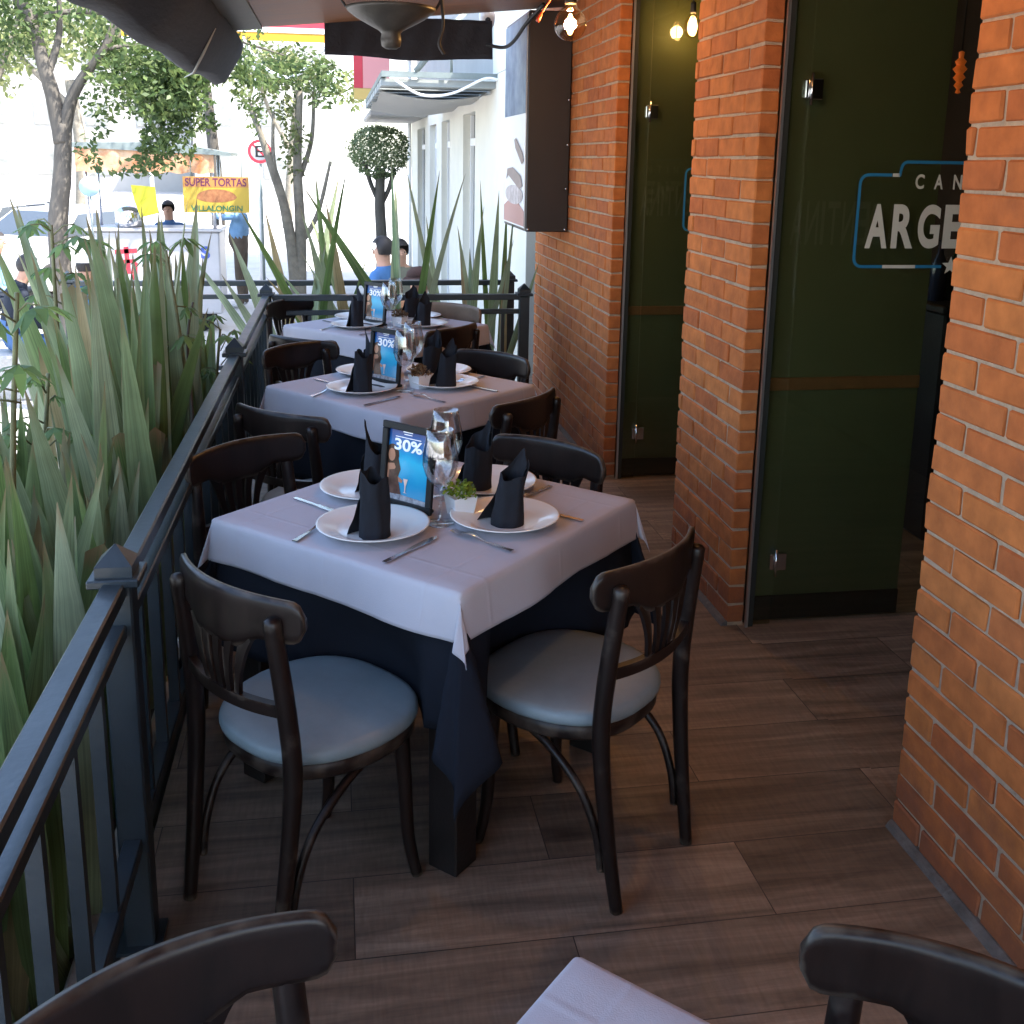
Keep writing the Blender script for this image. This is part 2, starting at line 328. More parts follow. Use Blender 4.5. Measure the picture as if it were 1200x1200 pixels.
# tiled floor: wood-look planks
def floor_mat():
    m = bpy.data.materials.new('wood_plank_tiles'); m.use_nodes = True; nt = m.node_tree; N = nt.nodes; L = nt.links; b = N['Principled BSDF']
    tc = N.new('ShaderNodeTexCoord'); mp = N.new('ShaderNodeMapping'); L.new(tc.outputs['Object'], mp.inputs[0])
    mp.inputs['Location'].default_value = (.945, -.0965, 0)
    br = N.new('ShaderNodeTexBrick'); br.offset = .5; br.offset_frequency = 2; br.squash = 1
    br.inputs['Scale'].default_value = 1; br.inputs['Brick Width'].default_value = .955; br.inputs['Row Height'].default_value = .2635
    br.inputs['Mortar Size'].default_value = .0016; br.inputs['Mortar Smooth'].default_value = .3; br.inputs['Bias'].default_value = 0
    br.inputs['Color1'].default_value = (0,0,0,1); br.inputs['Color2'].default_value = (1,1,1,1); br.inputs['Mortar'].default_value = (.5,.5,.5,1)
    L.new(mp.outputs[0], br.inputs[0])
    # grain runs along X, shifted per tile
    sep = N.new('ShaderNodeSeparateXYZ'); L.new(mp.outputs[0], sep.inputs[0])
    cb = N.new('ShaderNodeCombineXYZ')
    mulx = N.new('ShaderNodeMath'); mulx.operation = 'MULTIPLY'; mulx.inputs[1].default_value = 1.3; L.new(sep.outputs[0], mulx.inputs[0])
    muly = N.new('ShaderNodeMath'); muly.operation = 'MULTIPLY'; muly.inputs[1].default_value = 16; L.new(sep.outputs[1], muly.inputs[0])
    mulz = N.new('ShaderNodeMath'); mulz.operation = 'MULTIPLY'; mulz.inputs[1].default_value = 37; L.new(br.outputs['Color'], mulz.inputs[0])
    L.new(mulx.outputs[0], cb.inputs[0]); L.new(muly.outputs[0], cb.inputs[1]); L.new(mulz.outputs[0], cb.inputs[2])
    n1 = N.new('ShaderNodeTexNoise'); n1.inputs['Scale'].default_value = 1; n1.inputs['Detail'].default_value = 7; n1.inputs['Roughness'].default_value = .65; n1.inputs['Distortion'].default_value = .6
    L.new(cb.outputs[0], n1.inputs[0])
    r = N.new('ShaderNodeValToRGB'); e = r.color_ramp.elements; e[0].position = .28; e[0].color = (.074,.055,.040,1); e[1].position = .74; e[1].color = (.35,.262,.187,1)
    k = e.new(.5); k.color = (.195,.142,.100,1); L.new(n1.outputs['Fac'], r.inputs[0])
    # saw marks across the grain
    cb2 = N.new('ShaderNodeCombineXYZ')
    mx2 = N.new('ShaderNodeMath'); mx2.operation = 'MULTIPLY'; mx2.inputs[1].default_value = 110; L.new(sep.outputs[0], mx2.inputs[0])
    my2 = N.new('ShaderNodeMath'); my2.operation = 'MULTIPLY'; my2.inputs[1].default_value = 14; L.new(sep.outputs[1], my2.inputs[0])
    L.new(mx2.outputs[0], cb2.inputs[0]); L.new(my2.outputs[0], cb2.inputs[1]); L.new(mulz.outputs[0], cb2.inputs[2])
    n2 = N.new('ShaderNodeTexNoise'); n2.inputs['Scale'].default_value = 1; n2.inputs['Detail'].default_value = 3; L.new(cb2.outputs[0], n2.inputs[0])
    mr = N.new('ShaderNodeMapRange'); mr.inputs[1].default_value = .3; mr.inputs[2].default_value = .7; mr.inputs['To Min'].default_value = .88; mr.inputs['To Max'].default_value = 1.10; L.new(n2.outputs['Fac'], mr.inputs[0])
    mrt = N.new('ShaderNodeMapRange'); mrt.inputs['To Min'].default_value = .72; mrt.inputs['To Max'].default_value = 1.25; L.new(br.outputs['Color'], mrt.inputs[0])
    ml = N.new('ShaderNodeMath'); ml.operation = 'MULTIPLY'; L.new(mr.outputs[0], ml.inputs[0]); L.new(mrt.outputs[0], ml.inputs[1])
    mix = N.new('ShaderNodeMix'); mix.data_type = 'RGBA'; mix.blend_type = 'MULTIPLY'; mix.inputs[0].default_value = 1
    L.new(r.outputs[0], mix.inputs[6]); L.new(ml.outputs[0], mix.inputs[7])
    mm = N.new('ShaderNodeMix'); mm.data_type = 'RGBA'; L.new(br.outputs['Fac'], mm.inputs[0]); L.new(mix.outputs[2], mm.inputs[6]); mm.inputs[7].default_value = (.045,.034,.027,1)
    L.new(mm.outputs[2], b.inputs['Base Color'])
    rr = N.new('ShaderNodeMapRange'); rr.inputs['To Min'].default_value = .46; rr.inputs['To Max'].default_value = .70; L.new(n1.outputs['Fac'], rr.inputs[0]); L.new(rr.outputs[0], b.inputs['Roughness'])
    bp = N.new('ShaderNodeBump'); bp.inputs['Strength'].default_value = .35; bp.inputs['Distance'].default_value = .002
    sub = N.new('ShaderNodeMath'); sub.operation = 'SUBTRACT'; L.new(n2.outputs['Fac'], sub.inputs[0]); L.new(br.outputs['Fac'], sub.inputs[1]); L.new(sub.outputs[0], bp.inputs['Height']); L.new(bp.outputs[0], b.inputs['Normal'])
    return m
M['floor'] = floor_mat()

def text_mesh(name, s, w, h, bold=.0, mirror=False, depth=.0):
    """lettering fitted to w x h, lower left corner at the origin, standing in the XZ plane and facing -Y"""
    cu = bpy.data.curves.new(name, 'FONT'); cu.body = s; cu.size = 1; cu.offset = bold; cu.extrude = depth
    o = bpy.data.objects.new(name, cu); COL.objects.link(o)
    dg = bpy.context.evaluated_depsgraph_get(); me = bpy.data.meshes.new_from_object(o.evaluated_get(dg))
    bpy.data.objects.remove(o)
    xs = [v.co.x for v in me.vertices]; ys = [v.co.y for v in me.vertices]
    x0, x1, y0, y1 = min(xs), max(xs), min(ys), max(ys)
    for v in me.vertices:
        x = (v.co.x-x0)/(x1-x0)*w; z = (v.co.y-y0)/(y1-y0)*h
        if mirror: x = w-x
        v.co = (x, -v.co.z, z)
    return me
def mesh_into(mb, me, off=(0,0,0), mat=0):
    mb.add([(v.co.x+off[0], v.co.y+off[1], v.co.z+off[2]) for v in me.vertices], [tuple(p.vertices) for p in me.polygons], mat)
def ribbon(mb, pts, ws, th, wdir=None, mat=0, smooth=True):
    """flat bar of rectangular section swept along pts; ws = widths"""
    P = [V(p) for p in pts]; L = len(P); vs = []
    for i, p in enumerate(P):
        t = (P[min(i+1, L-1)]-P[max(i-1, 0)]).normalized()
        w = V(wdir) if wdir is not None else V((0,0,1)).cross(t)
        w = (w - t*w.dot(t)).normalized(); n = t.cross(w)
        a = ws[i]/2 if isinstance(ws, (list, tuple)) else ws/2
        vs += [p-w*a-n*th/2, p+w*a-n*th/2, p+w*a+n*th/2, p-w*a+n*th/2]
    for k in range(4):
        k2 = (k+1) % 4
        mb.add([vs[i*4+j] for i in range(L) for j in (k, k2)], [(i*2, i*2+1, i*2+3, i*2+2) for i in range(L-1)], mat, smooth)
    mb.add(vs[:4], [(0,1,2,3)], mat); mb.add(vs[-4:], [(0,1,2,3)], mat)

# ================================================================== SETTING
R = random.Random(4)
g = MB(); g.grid(lambda u, v: (lerp(-160,160,u), lerp(-60,260,v), -.7), 4, 4, smooth=False)
obj('pavement', g, M['pavement'], kind='structure')
g = MB(); g.grid(lambda u, v: (lerp(-90,-5.2,u), lerp(18.5,27,v), -.696), 2, 2, smooth=False)
obj('road', g, M['asphalt'], kind='structure')
g = MB(); g.box(-.485, 1.476, -3, 6.62, -.69, -.006)
obj('deck_slab', g, M['concrete'], kind='structure')
g = MB(); g.grid(lambda u, v: (lerp(-.485,1.476,u), lerp(-3,6.62,v), 0), 1, 1, smooth=False)
obj('floor', g, M['floor'], kind='structure')
g = MB(); g.grid(lambda u, v: (lerp(1.4,3.22,u), lerp(-1.02,8,v), -.004), 1, 1, smooth=False)
obj('interior_floor', g, M['floor'], kind='structure')

# ---- brick pillars
def brick_pillar(y0, y1, ztop, seed, label, x0=1.40, xd=.066):
    r = random.Random(seed); t = thing('brick_pillar', label, 'pillar', (x0, y0, 0))
    b = MB(); course = .0735; mz = .0088; L = .252; k = 0; W = y1-y0
    while k*course < ztop:
        z0 = .012+k*course; z1 = z0+course-mz
        off = (L/2 if k % 2 else 0) + r.uniform(-.025, .025); y = -off; first = True
        while y < W-.005:
            if y < 0 and y+L-mz < .055: y += L
            e = min(W, y+L-mz); a = 0 if first else max(0, y); first = False
            if W-(y+L) < .03: e = W
            if e-a > .03:
                dx = r.uniform(-.002, .002)
                n0 = len(b.v)
                b.box(dx, xd, a+r.uniform(0,.002), e-r.uniform(0,.002), z0+r.uniform(-.0015,.0015), z1+r.uniform(-.0015,.0015), bev=.0045)
                for i in range(n0, len(b.v)):
                    p = b.v[i]; b.v[i] = (p[0]+r.uniform(-.0016,.0012), p[1]+r.uniform(-.002,.002), p[2]+r.uniform(-.002,.002))
            if e >= W: break
            y += L
        k += 1
    obj('bricks', b, M['brick'], t)
    m = MB(); m.box(.006, xd-.001, .006, W-.006, 0, ztop); obj('mortar', m, M['mortar'], t)
    m = MB(); m.prism([(-.020,0),(-.013,.012),(-.004,.020),(.005,.020),(.005,0)], 'y', .002, W-.002); obj('base_screed', m, M['screed'], t)
    return t
brick_pillar(-1.2, 2.212, 2.95, 1, 'near right orange brick pillar with thick grey mortar joints beside the front tables')
brick_pillar(3.41, 4.08, 2.95, 2, 'narrow middle orange brick pillar between the two dark glass doors')
brick_pillar(5.26, 7.36, 2.95, 3, 'far orange brick pillar carrying the tall black light box')

# ---- glass doors
def star(cx, cz, r):
    return [(cx+(r if i % 2 == 0 else r*.42)*math.sin(PI*i/5), cz+(r if i % 2 == 0 else r*.42)*math.cos(PI*i/5)) for i in range(10)]
def round_path(pts, r, n=6):
    """polyline in XZ with rounded inner corners"""
    P = [V((p[0], 0, p[1])) for p in pts]; out = [P[0]]
    for i in range(1, len(P)-1):
        a = (P[i-1]-P[i]).normalized(); b = (P[i+1]-P[i]).normalized(); rr = min(r, (P[i-1]-P[i]).length*.49, (P[i+1]-P[i]).length*.49)
        for k in range(n+1):
            t = k/n; out.append((P[i]+a*rr)*(1-t)**2+P[i]*2*t*(1-t)+(P[i]+b*rr)*t*t)
    out.append(P[-1]); return out
def band(mb, path, w, mat=0, y=0):
    """flat stripe of width w along a path in the XZ plane"""
    P = [V(p) for p in path]; vs = []
    for i, p in enumerate(P):
        t = (P[min(i+1, len(P)-1)]-P[max(i-1, 0)]).normalized(); n = V((-t.z, 0, t.x))
        vs += [p+n*w/2+V((0,y,0)), p-n*w/2+V((0,y,0))]
    mb.add(vs, [(i*2, i*2+1, i*2+3, i*2+2) for i in range(len(P)-1)], mat)
def glass_door(label, loc):
    t = thing('glass_door', label, 'door', loc)
    o = MB(); o.box(-.002, .008, -.012, .0, 0, 2.6); obj('edge_strip', o, M['alu'], t)
    o = MB(); o.box(.008, .030, -.006, .05, 0, 2.6); o.box(.030, 1.15, .0, .045, 2.5, 2.6); obj('frame', o, M['door_profile'], t)
    o = MB(); o.box(.030, .103, .010, .020, .0, 2.5); obj('side_pane', o, M['pane'], t)
    o = MB(); o.box(.108, 1.14, .010, .020, .012, 2.5); d = obj('door_pane', o, M['pane'], t)
    for z in (.245, 1.925):
        h = MB(); h.box(.086, .103, .004, .026, z-.03, z+.03, bev=.003); h.box(.107, .150, .004, .026, z-.034, z+.034, bev=.003)
        h.tube([(.105, -.002, z-.052), (.105, -.002, z+.052)], .006)
        obj('hinge', h, M['chrome'], t)
    # printed sign on the pane (local X = world X - 1.47)
    y = .0085
    b = MB(); zt, zb, zn = 1.648, 1.333, 1.693; xl, xr = .312, 1.20; xa, xb = .458, 1.054
    band(b, round_path([(xl+.11, zb), (xl, zb), (xl, zt), (xa-.03, zt)], .035), .0105, 0, y)
    band(b, round_path([(xa-.005, zt-.003), (xa-.001, zt), (xa+.005, zn), (xb-.005, zn), (xb+.001, zt), (xb+.005, zt-.003)], .028), .0105, 0, y)
    band(b, round_path([(xr-.11, zb), (xr, zb), (xr, zt), (xb+.03, zt)], .035), .0105, 0, y)
    band(b, [(xl+.235, 0, zb), (xl+.335, 0, zb)], .0105, 0, y); band(b, [(xr-.335, 0, zb), (xr-.235, 0, zb)], .0105, 0, y)
    obj('sign_outline', b, M['logo_blue'], t, norm=False)
    w = MB()
    band(w, [(xl+.11, 0, zb), (xl+.235, 0, zb)], .0115, 0, y); band(w, [(xr-.235, 0, zb), (xr-.11, 0, zb)], .0115, 0, y)
    band(w, [(xa-.028, 0, zt), (xa-.002, 0, zt)], .0115, 0, y); band(w, [(xb+.002, 0, zt), (xb+.028, 0, zt)], .0115, 0, y)
    w.add([(x, y, z) for x, z in star(.682, zb+.002, .034)], [tuple(range(10))])
    obj('sign_dashes', w, M['logo_white'], t, norm=False)
    w = MB(); x = .348
    for ch in 'ARGENTINA':
        cw = .083 if ch != 'I' else .022
        mesh_into(w, text_mesh('t', ch, cw, .152, .036), (x, y, 1.397)); x += cw+.0145
    obj('sign_name', w, M['logo_white'], t, norm=False)
    w = MB(); x = .517
    for ch in 'CANTINA':
        cw = .033 if ch != 'I' else .009
        mesh_into(w, text_mesh('t', ch, cw, .050, .024), (x, y, 1.602)); x += .0715 if ch != 'I' else .050
    obj('sign_heading', w, M['logo_white'], t, norm=False)
    return t
d1 = glass_door('dark glass door with blue outlined sign nearest the camera', (1.468, 3.40, 0))
d2 = dup(d1, (1.468, 5.25, 0), label='dark glass door between the middle and far brick pillars')

def olive(label, loc):
    t = thing('partition', label, 'partition', loc)
    o = MB(); o.box(0, .60, 0, .04, 0, 2.7); obj('panel', o, M['olive'], t)
    o = MB(); o.box(.002, .598, -.014, -.001, .885, .932, bev=.003); obj('chair_rail', o, M['brown_band'], t)
    o = MB(); o.box(.002, .600, -.012, -.001, 0, .095, bev=.003); obj('skirting', o, M['black'], t)
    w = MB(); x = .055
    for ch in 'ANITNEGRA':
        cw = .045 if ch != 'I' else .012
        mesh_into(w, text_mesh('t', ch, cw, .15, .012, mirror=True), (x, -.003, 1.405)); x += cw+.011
    obj('reflected_lettering', w, M['ghost'], t, norm=False, label='faint mirrored lettering painted on the olive panel as a reflection of the sign')  # reflection of the sign, painted as flat mirrored letters
    return t
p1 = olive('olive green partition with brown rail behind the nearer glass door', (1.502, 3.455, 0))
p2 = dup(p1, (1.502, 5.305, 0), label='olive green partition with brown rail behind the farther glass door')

# ---- the dark room behind the doors
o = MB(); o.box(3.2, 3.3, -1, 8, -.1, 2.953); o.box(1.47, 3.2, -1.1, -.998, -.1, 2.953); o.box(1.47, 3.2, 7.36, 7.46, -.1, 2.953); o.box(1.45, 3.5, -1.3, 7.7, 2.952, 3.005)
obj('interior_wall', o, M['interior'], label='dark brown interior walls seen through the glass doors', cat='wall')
o = MB(); o.box(2.62, 3.15, 4.15, 4.75, 0, 1.05, bev=.01); o.box(2.58, 3.19, 4.10, 4.80, 1.052, 1.09, bev=.008)
obj('bar_counter', o, M['table_wood'], label='dark bar counter inside, just visible past the olive partition', cat='counter')
t = thing('pendant_lamp', 'small amber pendant lamp glowing inside the dark restaurant', 'lamp', (2.69, 4.35, 2.08))
o = MB(); o.tube([(0,0,.09),(0,0,.86)], .004, 6); obj('cord', o, M['black'], t)
o = MB()
o.lathe([(.001,-.09),(.012,-.085),(.006,-.07),(.020,-.055),(.010,-.040),(.026,-.022),(.014,-.006),(.030,.014),(.016,.030),(.024,.046),(.010,.060),(.012,.085),(.001,.09)], 12, smooth=False)
obj('glass_beads', o, emit_mat('amber_glow', (1,.20,.03), .03), t)
for i, (x, c) in enumerate(((2.66,'dark'),(2.74,'green'),(2.82,'brown'))):
    o = MB(); o.lathe([(.001,0),(.036,0),(.036,.16),(.014,.21),(.013,.27),(.001,.27)], 16)
    obj('bottle', o, mat('bottle_'+c, {'dark':(.02,.03,.06),'green':(.02,.06,.03),'brown':(.08,.04,.02)}[c], .1), label={'dark':'blue black bottle standing on the bar inside','green':'green bottle standing on the bar inside','brown':'amber brown bottle standing on the bar inside'}[c], cat='bottle', loc=(x, 4.3, 1.091))
# ---- bulbs
def bulb_thing(label, loc, r, long=1.0, s=5, watt=5):
    t = thing('light_bulb', label, 'bulb', loc)
    pr = [(.35*r, r*1.28*long), (.42*r, r*1.0*long)]+[(r*math.sin(a), r*math.cos(a)*long) for a in [PI*k/14 for k in range(3, 14)]]+[(.001, -r*long)]
    o = MB(); o.lathe(pr, 28); obj('globe', o, pane_mat('bulb_glass', (1,.88,.66), 1.6), t)
    o = MB()
    o.lathe([(.001,-.62*r*long),(.10*r,-.60*r*long),(.19*r,-.40*r*long),(.21*r,0),(.17*r,.38*r*long),(.08*r,.62*r*long),(.001,.63*r*long)], 14)
    obj('filament', o, emit_mat('filament_glow', (1,.55,.20), s), t)
    o = MB(); o.lathe([(.001,r*2.1*long),(.30*r,r*2.1*long),(.34*r,r*1.9*long),(.38*r,r*1.25*long),(.36*r,r*1.18*long),(.001,r*1.18*long)], 16); obj('socket', o, M['black'], t)
    o = MB(); o.tube([(0,0,r*2.1*long),(0,.01,r*3.2*long)], .004, 6); obj('cord', o, M['black'], t)
    li = bpy.data.lights.new('bulb_light', 'POINT'); li.energy = watt; li.color = (1,.60,.26); li.shadow_soft_size = .03
    lo = bpy.data.objects.new('bulb_light', li); COL.objects.link(lo); lo.parent = t
    return t
bulb_thing('lit clear globe bulb hanging in front of the black light box', (.985, 4.50, 2.235), .068)
bulb_thing('lit elongated bulb in the farther doorway standing in for a reflection in the glass', (1.735, 5.14, 2.325), .040, 1.35, 6, 1.0)  # solid bulb in place of a bulb reflected in the door glass
bulb_thing('unseen lit globe bulb added to the string for warm light on the near brick pillar', (1.02, 2.55, 2.42), .066, 1.0, 3, 3)  # out of view, added to warm the brick

# ---- black light box with poster on the street side
t = thing('light_box', 'tall black light box with a food poster on the far brick pillar', 'sign', (1.135, 6.30, 1.25))
o = MB(); o.box(0, .262, 0, .82, 0, 1.28, bev=.006); obj('case', o, M['box_black'], t)
o = MB(); o.box(-.006, -.001, .02, .80, .02, 1.26); obj('poster', o, mat('poster_white', (.70,.71,.73), .35), t)
o = MB(); o.box(-.0085, -.0068, .02, .80, .70, 1.26); obj('poster_reflection', o, mat('reflected_sky_blue', (.03,.07,.14), .5, col2=(.20,.26,.32), vscale=5), t)  # reflection of sky and trees painted over the upper poster
o = MB(); o.prism([(.03,.03),(.79,.03),(.79,.13),(.6,.17),(.3,.18),(.03,.12)], 'x', -.0085, -.0068); obj('poster_board', o, mat('poster_pink', (.34,.13,.12), .35), t)
o = MB(); o.prism([(.4+.33*math.cos(a), .21+.06*math.sin(a)) for a in [2*PI*k/24 for k in range(24)]], 'x', -.0095, -.0088); obj('poster_plate', o, mat('poster_plate', (.16,.12,.13), .35, col2=(.55,.52,.54), vscale=18), t)
o = MB(); o.prism([(.08,.27),(.2,.25),(.62,.33),(.70,.30),(.66,.37),(.45,.38),(.15,.33)], 'x', -.0105, -.0098)
o.prism([(.05,.42),(.12,.40),(.36,.50),(.40,.55),(.34,.56),(.10,.47)], 'x', -.0105, -.0098); obj('poster_meat', o, mat('poster_meat', (.10,.075,.075), .35, col2=(.22,.16,.16), vscale=20), t)
for x, z in ((.015,.015),(.245,.015),(.245,.26),(.250,.52),(.250,.78),(.02,1.26)):
    o = MB(); o.lathe([(.001,-.006),(.006,-.005),(.007,0)], 10); o.v = [(p[0]+x, p[2]-.0005, p[1]+z) for p in o.v]; obj('rivet', o, M['chrome'], t)

# ---- roof over the terrace (slopes gently down to the street)
def roof_z(x): return 2.452+.1*x
t = thing('terrace_roof', 'wood lined terrace roof with a grey edge beam', 'roof', (0, 0, 0))
o = MB(); o.prism([(-.40, roof_z(-.40)), (1.47, roof_z(1.47)), (1.47, roof_z(1.47)+.06), (-.40, roof_z(-.40)+.06)], 'y', -2.6, 6.60); obj('wood_lining', o, M['ceil_wood'], t)
o = MB(); o.prism([(-.62, roof_z(-.62)-.012), (-.402, roof_z(-.40)-.012), (-.402, roof_z(-.4)+.1), (-.62, roof_z(-.62)+.1)], 'y', -2.6, 6.58); obj('edge_beam', o, M['beam_grey'], t)
o = MB(); o.prism([(-.95, roof_z(-.95)+.10), (3.4, 3.01), (3.4, 3.1), (-.95, roof_z(-.95)+.16)], 'y', -2.7, 6.62); obj('roof_cover', o, M['beam_grey'], t)
# rolled awning along the street side
t = thing('rolled_awning', 'charcoal canvas awning rolled up along the street edge', 'awning')
prof = [(-.545,2.365),(-.515,2.31),(-.530,2.235),(-.585,2.145),(-.630,2.075),(-.690,2.055),(-.735,2.085),(-.75,2.18),(-.73,2.30),(-.66,2.375)]
NS = 120; vs = []; ys = [lerp(-1.0, 6.63, i/NS) for i in range(NS+1)]
for i, y in enumerate(ys):
    sag = .022+.006*math.sin(y*2.1)+.006*math.sin(y*5.3+1)
    for k, (x, z) in enumerate(prof):
        nn = noise.noise(V((x*9+3, y*1.2, z*9)))*.010+noise.noise(V((x*24, y*5, z*24)))*.006
        vs.append((x+nn*.8-.02*(1-y/6.6), y, z+sag*(1 if z < 2.25 else .2)+nn))
o = MB(); n = len(prof)
o.add(vs, [(i*n+k, i*n+(k+1) % n, (i+1)*n+(k+1) % n, (i+1)*n+k) for i in range(NS) for k in range(n)], 0, True)
o.add(vs[-n:], [tuple(range(n))]); o.add(vs[:n], [tuple(range(n))])
obj('canvas', o, M['awning'], t)
o = MB(); o.tube([(-.532,5.25,2.25),(-.592,5.26,2.14),(-.645,5.28,2.05),(-.69,5.3,2.03)], [.004,.012,.010,.003], 8, flat=.5); obj('gap_sliver', o, cloth('bright_gap', (.45,.47,.47)), t)  # pale sliver in place of a bright gap in the canvas
for y in (-.8, 2.2, 4.4, 6.4):
    o = MB(); o.box(-.66, -.61, y-.02, y+.02, 2.30, 2.44); obj('bracket', o, M['grey_metal'], t)
# dark valance across the far end
def val(u, v):
    x = lerp(-.045, .965, u); z = lerp(2.50, 2.272-.012*math.sin(PI*u)+.006*math.sin(u*9), v)
    return (x, 6.635+.010*math.sin(u*17)*v+.006*math.sin(u*41+v*3), z)
o = MB(); o.grid(val, 80, 8)
o2 = obj('valance', o, M['awning'], label='dark canvas valance hanging across the far end of the roof', cat='awning')
sm = o2.modifiers.new('thick', 'SOLIDIFY'); sm.thickness = .012
o = MB(); o.box(.93,.95, 6.56,6.60, 2.28,2.42); 
# ---- bell lamp hanging from the lining
t = thing('hanging_lamp', 'dusty bell shaped lamp hanging below the wood ceiling', 'lamp', (.222, 4.2, 2.082))
o = MB(); o.lathe([(.001,0),(.022,.002),(.036,.012),(.040,.035),(.036,.058),(.046,.068),(.085,.088),(.130,.112),(.165,.138),(.172,.150),(.166,.152),(.128,.120),(.084,.096),(.042,.076),(.03,.062)], 40)
obj('bell_shade', o, mat('dusty_glass', (.05,.047,.041), .45, var=.35, vscale=9, bump=.15, bscale=40), t)
o = MB(); o.lathe([(.001,.075),(.018,.085),(.022,.110),(.012,.135),(.001,.140)], 16); obj('bulb', o, mat('frosted_bulb', (.6,.58,.5), .25), t)
o = MB(); o.tube(smooth_path([(.17,0,.15),(.19,0,.20),(.14,0,.26),(0,0,.285)]), .005, 8); o.tube(smooth_path([(-.17,0,.15),(-.19,0,.20),(-.14,0,.26),(0,0,.285)]), .005, 8); o.tube([(0,0,.285),(0,0,.36)], .006, 8); obj('bracket', o, M['black'], t)
o = MB(); o.tube(smooth_path([(.19,0,.2),(.2,.01,.10),(.185,.02,.03),(.205,.02,-.01)]), .006, 8); obj('cable', o, M['black'], t)

# ---- railings
def pyramid_cap(mb, x, y, z, w):
    mb.box(x-w/2, x+w/2, y-w/2, y+w/2, z, z+.018, bev=.003); a = w*.36
    mb.box(x-a, x+a, y-a, y+a, z+.018, z+.040)
    mb.add([(x-a,y-a,z+.04),(x+a,y-a,z+.04),(x+a,y+a,z+.04),(x-a,y+a,z+.04),(x,y,z+.078)], [(0,1,4),(1,2,4),(2,3,4),(3,0,4)])
def railing(label, p0, p1, posts, zt=.85, bal=.2, bw=.022, dz=0, skip=()):
    d = V((p1[0]-p0[0], p1[1]-p0[1], 0)); Ln = d.length; rz = math.atan2(d.y, d.x)
    t = thing('railing', label, 'railing', (p0[0], p0[1], dz), rz)
    o = MB(); o.box(0, Ln, -.022, .022, zt-.036, zt, bev=.004); obj('top_rail', o, M['rail'], t)
    o = MB(); o.box(0, Ln, -.017, .017, zt-.125, zt-.095, bev=.003); obj('middle_rail', o, M['rail'], t)
    o = MB(); o.box(0, Ln, -.019, .019, .235, .268, bev=.003); obj('bottom_rail', o, M['rail'], t)
    for s in posts:
        o = MB(); o.box(s-.031, s+.031, -.031, .031, 0.0, zt-.012, bev=.004); q = obj('post', o, M['rail'], t)
        o = MB(); pyramid_cap(o, s, 0, zt-.010, .100); obj('cap', o, M['rail'], q)
        o = MB(); o.box(s-.05, s+.05, -.046, .046, 0, .008); obj('foot_plate', o, M['rail'], q)
    if bal:
        n = int(Ln/bal)
        for i in range(1, n+1):
            s = i*bal-.02
            if s < Ln-.05 and min(abs(s-p) for p in posts) > .06:
                o = MB(); o.box(s-bw/2, s+bw/2, -.013, .013, .268, zt-.122); obj('baluster', o, M['rail'], t)
    return t
railing('long dark blue metal railing between the tables and the tall plants', (-.459, -.35), (-.428, 6.50), [.04, 2.42, 4.88, 6.85])
railing('short dark metal railing across the far end of the terrace', (-.39, 6.47), (1.165, 6.47), [1.555], bal=.24)
railing('low dark rail of the planter beyond the far end', (-1.75, 7.25), (1.2, 7.25), [0, 2.95], bal=0)

# ---- planters
t = thing('planter', 'long low concrete planter full of tall plants beside the railing', 'planter', (-1.12, 3.6, -.7))
o = MB(); L2, W2, H2 = 3.1, .60, .66
o.box(-W2, -W2+.08, -L2, L2, 0, H2, bev=.008); o.box(W2-.08, W2, -L2, L2, 0, H2, bev=.008); o.box(-W2+.08, W2-.08, -L2, -L2+.08, 0, H2); o.box(-W2+.08, W2-.08, L2-.08, L2, 0, H2)
obj('trough', o, M['concrete'], t)
o = MB(); o.grid(lambda u, v: (lerp(-W2+.08, W2-.08, u), lerp(-L2+.08, L2-.08, v), H2-.08+.03*noise.noise(V((u*6, v*30, 0)))), 10, 50); obj('soil', o, M['soil'], t)
t = thing('planter', 'short concrete planter with flax leaves beyond the far railing', 'planter', (.45, 6.93, -.7))
o = MB(); o.box(-.8, .8, -.22, -.15, 0, .6, bev=.008); o.box(-.8, .8, .15, .22, 0, .6, bev=.008); o.box(-.8, -.73, -.15, .15, 0, .6); o.box(.73, .8, -.15, .15, 0, .6)
obj('trough', o, M['concrete'], t)
o = MB(); o.grid(lambda u, v: (lerp(-.73, .73, u), lerp(-.15, .15, v), .54+.02*noise.noise(V((u*9, v*3, 5)))), 16, 4); obj('soil', o, M['soil'], t)

# ================================================================== FURNITURE
def superellipse(rx, ryf, ryb, e, n=48):
    out = []
    for k in range(n):
        a = 2*PI*k/n; c, s = math.cos(a), math.sin(a)
        x = rx*math.copysign(abs(c)**(2/e), c); y = (ryf if s > 0 else ryb)*math.copysign(abs(s)**(2/e), s)
        x *= (1 - .12*max(0, -y/ryb))      # narrower towards the back
        out.append((x, y))
    return out
def loft(mb, outline, rings, mat=0):
    n = len(outline); vs = []
    for s, z in rings:
        vs += [(x*s, y*s, z) for x, y in outline]
    mb.add(vs, [(i*n+k, i*n+(k+1) % n, (i+1)*n+(k+1) % n, (i+1)*n+k) for i in range(len(rings)-1) for k in range(n)], mat, True)
    mb.add(vs[:n], [tuple(range(n-1, -1, -1))], mat); mb.add(vs[-n:], [tuple(range(n))], mat, True)
def crest_y(x): return -.252+1.30*x*x
